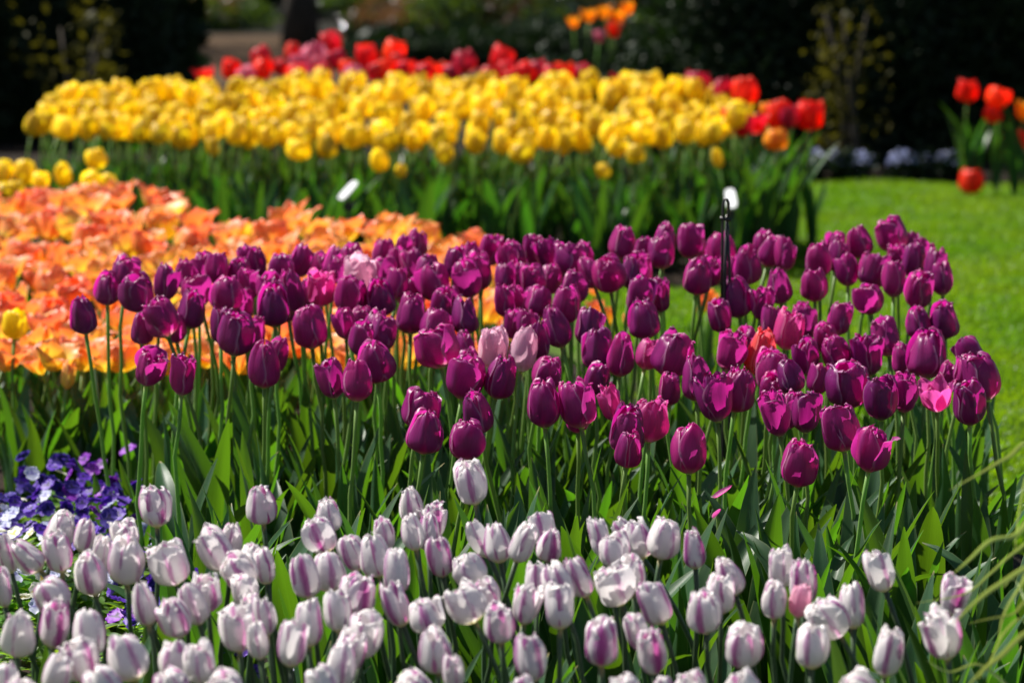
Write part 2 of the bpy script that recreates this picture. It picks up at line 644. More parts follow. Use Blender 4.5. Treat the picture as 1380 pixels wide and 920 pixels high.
parts = [
    grass_patch([(.55, 6.6), (1.1, 5.2), (2.4, 5.2), (3.9, 15.7), (1.15, 15.7), (.98, 12.5), (.80, 11.4), (.2, 11.3), (.3, 8.6), (.6, 8.3)], 16000, .025, .055, .0045),
    grass_patch([(-1.9, 5.0), (-.70, 5.0), (-.70, 6.3), (-1.9, 6.3)], 15000, .03, .06, .0035),
    grass_patch([(.74, 4.1), (1.1, 4.1), (1.25, 5.3), (.90, 5.3)], 15000, .03, .06, .0035),
]
off = 0
VV, FF, UU = [], [], []
for v_, f_, u_ in parts:
    VV.append(v_)
    FF.append(f_ + off)
    UU.append(u_)
    off += len(v_)
setting('grass', new_mesh('grass', np.concatenate(VV), np.concatenate(FF), M['grass'], np.concatenate(UU)), 'stuff',
        'short bright green lawn grass beside the tulip beds')


# ---- shrubs and hedges: leaf-sized faces through a volume
def leaf_cloud(centres, normals_bias, n, size, rs, flat=.4):
    """n small folded leaves scattered round the given centres"""
    c = centres
    m = len(c)
    L = size * rs.uniform(.6, 1.3, m)
    d = rs.normal(size=(m, 3)) + normals_bias
    d /= np.linalg.norm(d, axis=1)[:, None]
    a = rs.normal(size=(m, 3))
    a[:, 2] *= flat
    s = np.cross(d, a)
    s /= np.linalg.norm(s, axis=1)[:, None] + 1e-9
    nn = np.cross(s, d)
    W = L * .24
    V = np.zeros((m, 6, 3))
    V[:, 0] = c
    V[:, 1] = c + d * (L * .4)[:, None] + s * W[:, None] + nn * (L * .06)[:, None]
    V[:, 2] = c + d * (L * .4)[:, None] - s * W[:, None] + nn * (L * .06)[:, None]
    V[:, 3] = c + d * L[:, None] - nn * (L * .10)[:, None]
    V[:, 4] = c + d * (L * .75)[:, None] + s * (W * .7)[:, None]
    V[:, 5] = c + d * (L * .75)[:, None] - s * (W * .7)[:, None]
    tri = np.array([(0, 1, 2), (1, 4, 5), (1, 5, 2), (4, 3, 5)])
    Fc = (np.arange(m)[:, None, None] * 6 + tri[None]).reshape(-1, 3)
    return V.reshape(-1, 3), Fc


def blob_points(rs, n, cx, cy, rx, ry, h, z0=0.0, hollow=.55, lumps=9):
    """points through the outer part of a lumpy mound"""
    ctr = np.array([[rs.uniform(-.65, .65), rs.uniform(-.65, .65), rs.uniform(.15, .8)] for _ in range(lumps)])
    rad = rs.uniform(.28, .5, lumps)
    k = rs.integers(0, lumps, n)
    d = rs.normal(size=(n, 3))
    d /= np.linalg.norm(d, axis=1)[:, None]
    r = rad[k] * (hollow + (1 - hollow) * rs.uniform(0, 1, n) ** .5)
    p = ctr[k] + d * r[:, None]
    p[:, 2] = np.clip(p[:, 2], .0, 1.15)
    return p * np.array([rx, ry, h]) + np.array([cx, cy, z0])


def shrub(name, label, cx, cy, rx, ry, h, n, size, mat, seed, group=None, stems=5, hollow=.5):
    rs = np.random.default_rng(seed)
    t = thing(name, label, 'shrub' if 'hedge' not in name else 'hedge', (cx, cy, 0), 0, group)
    V, Fc = leaf_cloud(blob_points(rs, n, 0, 0, rx, ry, h, .02, hollow), np.array([0, -.2, .2]), n, size, rs)
    link('foliage', new_mesh('foliage', V, Fc, mat, None, False), t)
    for k in range(stems):
        a = rs.uniform(0, 6.28)
        e = Vector((math.cos(a) * rx * .5, math.sin(a) * ry * .5, h * .8))
        b = Vector((rs.uniform(-.08, .08), rs.uniform(-.08, .08), -.02))
        pts = [b.lerp(e, q) + Vector((rs.uniform(-.04, .04), rs.uniform(-.04, .04), 0)) * q for q in (0, .35, .7, 1)]
        link('stem', MB().tube(pts, [.022, .017, .012, .006], 6).mesh('stem', M['bark']), t)
    return t


def hedge(name, label, x0, x1, y0, y1, h, n, size, mat, seed):
    """a clipped hedge: leafy skin with an uneven face over a twiggy, leaf-filled inside"""
    rs = np.random.default_rng(seed)
    t = thing(name, label, 'hedge', ((x0 + x1) / 2, (y0 + y1) / 2, 0))
    sx, sy = x1 - x0, y1 - y0
    p = np.zeros((n, 3))
    p[:, 0] = rs.uniform(-sx / 2, sx / 2, n)
    p[:, 2] = rs.uniform(.02, h, n)
    depth = rs.uniform(0, 1, n) ** 2.2
    bump = .10 * np.sin(p[:, 0] * 2.3 + 1.2 * np.sin(p[:, 2] * 4)) + .07 * np.sin(p[:, 0] * 6.1 + p[:, 2] * 7.3)
    front = rs.uniform(0, 1, n) < .72
    p[:, 1] = np.where(front, -sy / 2 + bump + depth * sy * .5, rs.uniform(-sy / 2, sy / 2, n))
    topm = ~front & (rs.uniform(0, 1, n) < .6)
    p[topm, 2] = h - depth[topm] * .25 * h + bump[topm]
    k = n // 5                                    # larger leaves fill the inside
    q = np.stack([rs.uniform(-sx / 2, sx / 2, k), rs.uniform(-sy * .22, sy * .3, k), rs.uniform(0, h * .95, k)], 1)
    V, Fc = leaf_cloud(p, np.array([0, -.5, .3]), n, size, rs)
    V2, F2 = leaf_cloud(q, np.array([0, 0, .5]), k, size * 3.2, rs, 1.0)
    Fc = np.concatenate([Fc, F2 + len(V)])
    V = np.concatenate([V, V2])
    link('foliage', new_mesh('foliage', V, Fc, mat, None, False), t)
    k = max(3, int(sx / .8))
    for i in range(k):
        b = Vector((-sx / 2 + sx * (i + .5) / k, rs.uniform(-.1, .1), -.02))
        pts = [b + Vector((rs.uniform(-.08, .08) * q, rs.uniform(-.08, .08) * q, h * .9 * q)) for q in (0, .4, .7, 1)]
        link('trunk', MB().tube(pts, [.05, .042, .03, .012], 7).mesh('trunk', M['bark']), t)
    return t


# tall clipped hedge that closes the lawn
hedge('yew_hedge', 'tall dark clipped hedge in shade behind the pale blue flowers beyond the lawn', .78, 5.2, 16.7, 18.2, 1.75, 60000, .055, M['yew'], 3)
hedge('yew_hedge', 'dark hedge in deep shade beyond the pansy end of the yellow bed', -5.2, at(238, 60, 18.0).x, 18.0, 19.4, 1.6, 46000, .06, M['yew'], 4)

# golden shrub catching sun in front of the hedge
shrub('golden_shrub', 'yellow-green leafy shrub growing against the dark hedge', at(1150, 60, 16.1).x, 16.12, .26, .17, 1.0, 420, .045, M['golden'], 8, None, 4)
shrub('golden_shrub', 'sparse olive shrub showing in front of the left dark hedge'.replace('left ', 'far '), at(95, 30, 17.5).x, 17.5, .34, .2, .84, 300, .06, M['golden'], 9, None, 4)

# shrubs behind the path and red tulips
for i, (px, D, rx, h, n, mat, lab) in enumerate([
    (300, 35.5, .75, .45, 2200, 'laurel', 'glossy green shrub behind the sunlit path, beside the tree trunk'),
    (475, 34.5, .70, .55, 2400, 'laurel', 'glossy green shrub just on the lawn side of the tree trunk'),
    (560, 33.0, .75, .45, 1800, 'russet', 'brown-leaved shrub behind the tallest red tulips'),
    (650, 32.5, .80, .55, 2600, 'laurel', 'bright glossy shrub beyond the middle of the red tulips'),
    (745, 32.0, .75, .45, 1800, 'russet', 'brown-leaved shrub behind the far orange flowers'),
    (800, 31.5, .9, .55, 2600, 'laurel', 'green shrub next to the dark clipped hedge, behind the far orange flowers'),
    (230, 35.5, .8, .5, 2000, 'russet', 'brown-leaved shrub at the hedge end of the sunlit path'),
]):
    shrub('laurel_shrub' if mat == 'laurel' else 'russet_shrub', lab, at(px, 40, D).x, D, rx, .8, h, n, .075, M[mat], 20 + i, None, 5, .3)
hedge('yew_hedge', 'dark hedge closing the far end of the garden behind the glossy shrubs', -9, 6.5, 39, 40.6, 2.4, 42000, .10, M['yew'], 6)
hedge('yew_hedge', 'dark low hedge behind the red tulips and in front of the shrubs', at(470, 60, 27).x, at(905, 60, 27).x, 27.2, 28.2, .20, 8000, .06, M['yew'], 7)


def tree(label, px, D, r, h, seed, nl=7000):
    rs = np.random.default_rng(seed)
    t = thing('tree', label, 'tree', (at(px, 50, D).x, D, 0))
    pts, rad = [], []
    for q in np.linspace(0, 1, 9):
        pts.append((rs.uniform(-.05, .05) * q, rs.uniform(-.05, .05) * q, -.03 + h * q))
        rad.append(r * (1.45 if q == 0 else 1.1 if q < .15 else 1.0 - .5 * q))
    link('trunk', MB().tube(pts, rad, 14).mesh('trunk', M['bark']), t)
    for k in range(6):
        a = k * 1.05 + rs.uniform(-.3, .3)
        z = h * rs.uniform(.62, .95)
        e = Vector((math.cos(a) * 1.5, math.sin(a) * 1.5, z + rs.uniform(.5, 1.2)))
        b = Vector((0, 0, z))
        link('limb', MB().tube([b, b.lerp(e, .4) + Vector((0, 0, .12)), e], [r * .4, r * .26, r * .08], 8).mesh('limb', M['bark']), t)
    V, Fc = leaf_cloud(blob_points(rs, nl, 0, 0, 2.4, 2.4, 2.4, h * .75, .35, 14), np.zeros(3), nl, .13, rs)
    link('crown', new_mesh('crown', V, Fc, M['laurel'], None, False), t)
    return t


tree('tree with a dark trunk standing behind the sunlit path', 405, 31.5, .135, 4.2, 31)
tree('tree whose dappled shade falls across the path, outside the frame', -200, 31.0, .16, 4.4, 32, 5200)  # unseen tree, added only to dapple the path with shade

for i, (px, D, rx, h) in enumerate([(760, 17.2, .22, .50), (815, 17.4, .24, .47), (868, 17.0, .22, .55)]):  # added dark shrubs stand in for shade over the far tulips' lit stems
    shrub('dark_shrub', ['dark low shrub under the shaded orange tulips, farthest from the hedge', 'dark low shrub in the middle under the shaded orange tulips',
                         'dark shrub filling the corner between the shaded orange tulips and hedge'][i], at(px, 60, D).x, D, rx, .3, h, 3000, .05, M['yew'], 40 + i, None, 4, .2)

# ------------------------------------------------------------------ tulip parts
PROF_V = np.array([0, .06, .15, .28, .42, .58, .72, .84, .93, 1.0])
PROF = {
    'closed': np.array([.20, .56, .83, .98, 1.0, .94, .82, .67, .49, .24]),
    'egg':    np.array([.20, .60, .88, 1.0, .97, .86, .72, .56, .39, .17]),
    'cup':    np.array([.20, .55, .82, .97, 1.0, .96, .88, .77, .62, .42]),
    'open':   np.array([.16, .44, .70, .92, 1.04, 1.14, 1.22, 1.30, 1.37, 1.44]),
    'star':   np.array([.16, .45, .75, 1.05, 1.32, 1.60, 1.86, 2.10, 2.28, 2.40]),
}
NU, NV = 11, 15


def petal_arrays(th0, prof, rs, outer, flare=0.0, amp=1.0, nu=NU, nv=NV):
    """one petal of a bloom of height 1 and greatest radius about .37"""
    u = np.linspace(-1, 1, nu)[None, :]
    v = np.linspace(0, 1, nv)[:, None]
    Am = R(64 if outer else 60) * rs.uniform(.92, 1.06)
    S = np.sin(np.pi * np.minimum(.15 + .85 * v ** 1.12, 1)) ** .46
    S = S * (1 - .06 * np.sin(v * 9 + rs.uniform(0, 6)) * amp)
    if prof in ('open', 'star'):
        S = S * (1 - .55 * np.clip((v - .5) / .5, 0, 1) ** 1.6)      # pointed petals
    skew = rs.uniform(-.12, .12) * v ** 2
    A = th0 + (u * S * Am) + skew
    base = np.interp(v, PROF_V, PROF[prof])
    # soften the piecewise profile
    base = (base + np.interp(np.clip(v - .04, 0, 1), PROF_V, PROF[prof]) + np.interp(np.clip(v + .04, 0, 1), PROF_V, PROF[prof])) / 3
    if prof in ('open', 'star'):
        # petals that stand away: keep their width rather than their angle
        A = th0 + (u * S * Am * np.minimum(1, .95 / base)) + skew
    Rr = .37 * base * (1.0 if outer else .92)
    lift = rs.uniform(-.05, .10) * amp if outer else rs.uniform(-.10, .02) * amp
    Rr = Rr * (1 + lift * np.abs(u) ** 2.2 * np.sin(np.pi * np.clip(v, .1, 1)) )
    Rr = Rr + .016 * np.exp(-(u / .16) ** 2) * np.sin(np.pi * v) * amp            # midrib keel
    Rr = Rr - .012 * np.exp(-((np.abs(u) - .38) / .18) ** 2) * np.sin(np.pi * v) * amp
    wav = np.sin(u * rs.uniform(2.5, 5) + rs.uniform(0, 6)) * .022 + np.sin(u * rs.uniform(6, 10) + v * 4 + rs.uniform(0, 6)) * .010
    Rr = Rr + wav * v ** 2.5 * amp
    Rr = Rr + .014 * np.sin(v * rs.uniform(5, 9) + u * 2 + rs.uniform(0, 6)) * amp * np.sin(np.pi * v)
    Rr = Rr + (.022 * np.sin(u * rs.uniform(7, 12) + rs.uniform(0, 6)) + .016 * np.sin(v * 34 + u * 3 + rs.uniform(0, 6))) * np.clip((v - .62) / .3, 0, 1) ** 1.5 * amp   # crumpled tip
    curl = rs.uniform(-.10, .20) * amp
    Rr = Rr + curl * np.clip((v - .86) / .14, 0, 1) ** 1.5 * .5
    Rr = Rr + flare * v ** 1.6 * .8
    hz = rs.uniform(.87, 1.05) * (1.0 if outer else .985)
    dome = {'closed': .10, 'egg': .07, 'cup': .07}.get(prof, 0.0)
    Z = hz * (v - .035 * np.sin(2 * np.pi * v) - dome * v ** 7) / (1 - dome * .75) * (1 - .05 * np.abs(u) ** 2 * v) - flare * .25 * v ** 2
    if prof == 'star':
        Z = Z * (.62 - .12 * v) * 1.5 * (1 - .25 * v ** 2)
    elif prof == 'open':
        Z = Z * (1 - .10 * v)
    Z = Z + .022 * np.sin(u * rs.uniform(3, 6) + rs.uniform(0, 6)) * v ** 4 * amp
    X = np.maximum(Rr, .02) * np.cos(A)
    Y = np.maximum(Rr, .02) * np.sin(A)
    V = np.stack(np.broadcast_arrays(X, Y, Z), -1).reshape(-1, 3)
    U = np.stack(np.broadcast_arrays(u * .5 + .5, v), -1).reshape(-1, 2)
    return V, grid_faces(nu, nv), U


def heart_mesh():
    """receptacle, pistil and six stamens: the middle of a bloom"""
    b = MB()
    b.tube([(0, 0, -.03), (0, 0, .02), (0, 0, .06)], [.06, .085, .05], 10)
    b.tube([(0, 0, .04), (0, 0, .18), (0, 0, .30), (0, 0, .33)], [.05, .055, .045, .06], 8)
    for k in range(6):
        a = k * math.pi / 3
        c, s = math.cos(a), math.sin(a)
        b.tube([(.06 * c, .06 * s, .04), (.11 * c, .11 * s, .16), (.12 * c, .12 * s, .19), (.14 * c, .14 * s, .34)], [.012, .012, .022, .014], 6)
    return b.mesh('bloom', M['stamen'])


HEART = heart_mesh()


def petal_set(matkey, form, seed):
    """six separate petal meshes"""
    rs = np.random.default_rng(seed)
    prof = {'closed': 'closed', 'egg': 'egg', 'notch': 'cup', 'flare': 'closed', 'wide': 'open', 'torn': 'cup', 'star': 'star'}[form]
    out = []
    jit = rs.uniform(0, 6.28)
    for k in range(6):
        fl = 0.0
        if form == 'flare' and k == 0:
            fl = .34
        if form == 'torn' and k in (0, 2):
            fl = .30
        if form == 'notch':
            fl = rs.uniform(-.06, .14)
        if form in ('closed', 'egg', 'flare') and not fl:
            fl = rs.uniform(-.03, .05)
        amp = 1.8 if form == 'torn' else 1.25
        V, Fc, U = petal_arrays(jit + k * math.pi / 3 + rs.uniform(-.10, .10), prof, rs, k % 2 == 0, fl, amp)
        out.append(new_mesh('petal', V, Fc, M[matkey], U))
    return out


def bloom_mesh(matkey, form, seed, amp=1.2):
    """a whole bloom in one mesh, for the beds that stay soft in the distance"""
    rs = np.random.default_rng(seed)
    prof = {'closed': 'closed', 'egg': 'egg', 'notch': 'cup', 'wide': 'open', 'star': 'star'}[form]
    VV, FF, UU, o = [], [], [], 0
    jit = rs.uniform(0, 6.28)
    for k in range(6):
        V, Fc, U = petal_arrays(jit + k * math.pi / 3 + rs.uniform(-.12, .12), prof, rs, k % 2 == 0, rs.uniform(-.08, .34) if matkey == 'orange' else rs.uniform(-.05, .10), amp, 7, 9)
        VV.append(V)
        FF.append(np.array(Fc) + o)
        UU.append(U)
        o += len(V)
    return new_mesh('bloom', np.concatenate(VV), np.concatenate(FF), M[matkey], np.concatenate(UU))


def leaf_mesh(seed, mat, nu=7, nv=15, broad=1.0):
    """a tulip leaf of length 1: clasping, channelled, arching out, pointed"""
    rs = np.random.default_rng(seed)
    v = np.linspace(0, 1, nv)
    th0 = R(rs.uniform(76, 87))
    bend = R(rs.uniform(4, 46)) * (1.8 if rs.uniform() < .15 else 1)
    th = th0 - bend * v ** rs.uniform(1.4, 2.4)
    ds = 1.0 / (nv - 1)
    x = np.concatenate([[0], np.cumsum(np.cos(th[:-1]) * ds)]) + .015
    z = np.concatenate([[0], np.cumsum(np.sin(th[:-1]) * ds)])
    side = np.sin(v * rs.uniform(1, 3) + rs.uniform(0, 6)) * rs.uniform(0, .05) * v
    w = (np.sin(np.pi * np.minimum(.10 + .90 * v ** .85, 1)) ** .8) * rs.uniform(.053, .082) * broad
    w[-1] = .002
    fold = R(rs.uniform(20, 55)) * (1 - .55 * v)
    tw = rs.uniform(-.8, .8) * v ** 1.5
    u = np.linspace(-1, 1, nu)
    V, U = [], []
    ph = rs.uniform(0, 6, 2)
    for j in range(nv):
        nrm = np.array([-np.sin(th[j]), 0, np.cos(th[j])])       # upper face looks back to the stem and up
        sd = np.array([0, 1.0, 0])
        s2 = sd * np.cos(tw[j]) + nrm * np.sin(tw[j])
        n2 = nrm * np.cos(tw[j]) - sd * np.sin(tw[j])
        for i in range(nu):
            e = u[i]
            rip = .010 * np.sin(v[j] * 11 + ph[0 if e < 0 else 1]) * e * e * np.sin(np.pi * v[j])
            p = np.array([x[j], side[j], z[j]]) + s2 * (e * w[j] * np.cos(fold[j])) + n2 * (abs(e) ** 1.3 * w[j] * np.sin(fold[j]) + rip)
            V.append(p)
            U.append((e * .5 + .5, v[j]))
    return new_mesh('leaf', np.array(V), grid_faces(nu, nv), mat, U)


LEAVES = [leaf_mesh(100 + i, M['leaf']) for i in range(16)]
LEAVES_FAR = [leaf_mesh(200 + i, M['leaf_far'], 5, 9, 1.0) for i in range(10)]


def stem_mesh(G, B, axis, r, mat, seg=8, n=9, wob=.006):
    """from the ground point to the bloom's base, arriving along the bloom's axis; local to G"""
    b = Vector(B) - Vector(G)
    L = b.length
    c1 = Vector((rng.uniform(-.02, .02), rng.uniform(-.02, .02), L * .4))
    c2 = b - Vector(axis) * L * .35
    pts = []
    for i in range(n):
        t = i / (n - 1)
        p = c1 * (3 * t * (1 - t) ** 2) + c2 * (3 * t * t * (1 - t)) + b * t ** 3
        k = math.sin(math.pi * t) * wob
        pts.append(p + Vector((rng.uniform(-k, k), rng.uniform(-k, k), 0)))
    pts[0].z -= .03
    rad = [r * (1.15 - .3 * i / (n - 1)) for i in range(n)]
    rad[-1] = r * 1.0
    return MB().tube(pts, rad, seg).mesh('stem', mat)


SETS = {}


def petals_of(matkey, form, k):
    key = (matkey, form, k)
    if key not in SETS:
        SETS[key] = petal_set(matkey, form, (abs(hash(form)) % 7 if False else sum(map(ord, form))) * 31 + k * 7 + sum(map(ord, matkey)))
    return SETS[key]


BLOOMS = {}


def bloom_of(matkey, form, k):
    key = (matkey, form, k)
    if key not in BLOOMS:
        BLOOMS[key] = bloom_mesh(matkey, form, sum(map(ord, form)) * 17 + k * 5 + sum(map(ord, matkey)), 1.3 if matkey == 'orange' else 1.2)
    return BLOOMS[key]


def tulip(name, x, y, w, h, D, mat, form, label, group, near=True, lean=0.0, stem_r=.0036, stem_mat='stem', leaves=3, leaf_len=(.28, .42),
          vari=5, spread=.05):
    """bloom centred on the photo pixel at depth D, w x h pixels; lean in degrees to the photo's right"""
    s = pxm(D)
    C = at(x, y, D)
    W, H = w / s, h / s
    la = R(lean + rng.gauss(0, 8.5))
    lb = R(rng.uniform(-16, 10))
    axis = Vector((math.sin(la), math.sin(lb), math.cos(la) * math.cos(lb))).normalized()
    B = C - axis * (H * .5)
    back = Vector((axis.x, axis.y, 0)) * (.10 + .10 * abs(la))
    G = Vector((B.x - back.x + rng.uniform(-spread, spread) * .6, B.y - back.y + rng.uniform(-spread, spread) * .5, .022))
    t = thing(name, label, 'tulip', G, 0, group)
    rot = axis.to_track_quat('Z', 'Y').to_matrix().to_4x4() @ Matrix.Rotation(rng.uniform(0, 6.283), 4, 'Z')
    ratio = {'closed': .76, 'egg': .76, 'notch': .78, 'flare': .84, 'wide': 1.02, 'torn': .9, 'star': 1.35}[form]
    sx = W / ratio
    hz = H / (.97 if form not in ('star',) else .75)
    mat4 = rot @ Matrix.Diagonal((sx, sx, hz, 1))
    if near:
        bl = link('bloom', HEART, t)
        ps = petals_of(mat, form, rng.randrange(vari))
        bl.matrix_local = Matrix.Translation(B - G) @ mat4
        for me in ps:
            link('petal', me, bl)
    else:
        bl = link('bloom', bloom_of(mat, form, rng.randrange(vari)), t)
        bl.matrix_local = Matrix.Translation(B - G) @ mat4
    link('stem', stem_mesh(G, B + axis * H * .02, axis, stem_r, M[stem_mat], 8 if near else 5, 9 if near else 6), t)
    lf = LEAVES if near else LEAVES_FAR
    a0 = rng.uniform(0, 6.283)
    for k in range(leaves):
        o = link('leaf', lf[rng.randrange(len(lf))], t)
        L = rng.uniform(*leaf_len) * (1 - .10 * k)
        o.location = (0, 0, .0 + .02 * k)
        o.rotation_euler = (rng.uniform(-.08, .08), rng.uniform(-.08, .08), a0 + k * 2.4 + rng.uniform(-.5, .5))
        o.scale = (L, L * rng.uniform(.9, 1.25), L)
    return t


ORD = ['first', 'second', 'third', 'fourth', 'fifth', 'sixth', 'seventh', 'eighth', 'ninth', 'tenth', 'eleventh', 'twelfth', 'thirteenth',
       'fourteenth', 'fifteenth', 'sixteenth', 'seventeenth', 'eighteenth', 'nineteenth', 'twentieth', 'twenty-first', 'twenty-second',
       'twenty-third', 'twenty-fourth', 'twenty-fifth']

# ------------------------------------------------------------------ purple tulips: (x, y, width, height[, form[, material[, behind]]]) in photo pixels
def crop(ox, oy, rows):
    return [(ox + r[0] / 4, oy + r[1] / 4, r[2] / 4, r[3] / 4) + tuple(r[4:]) for r in rows]


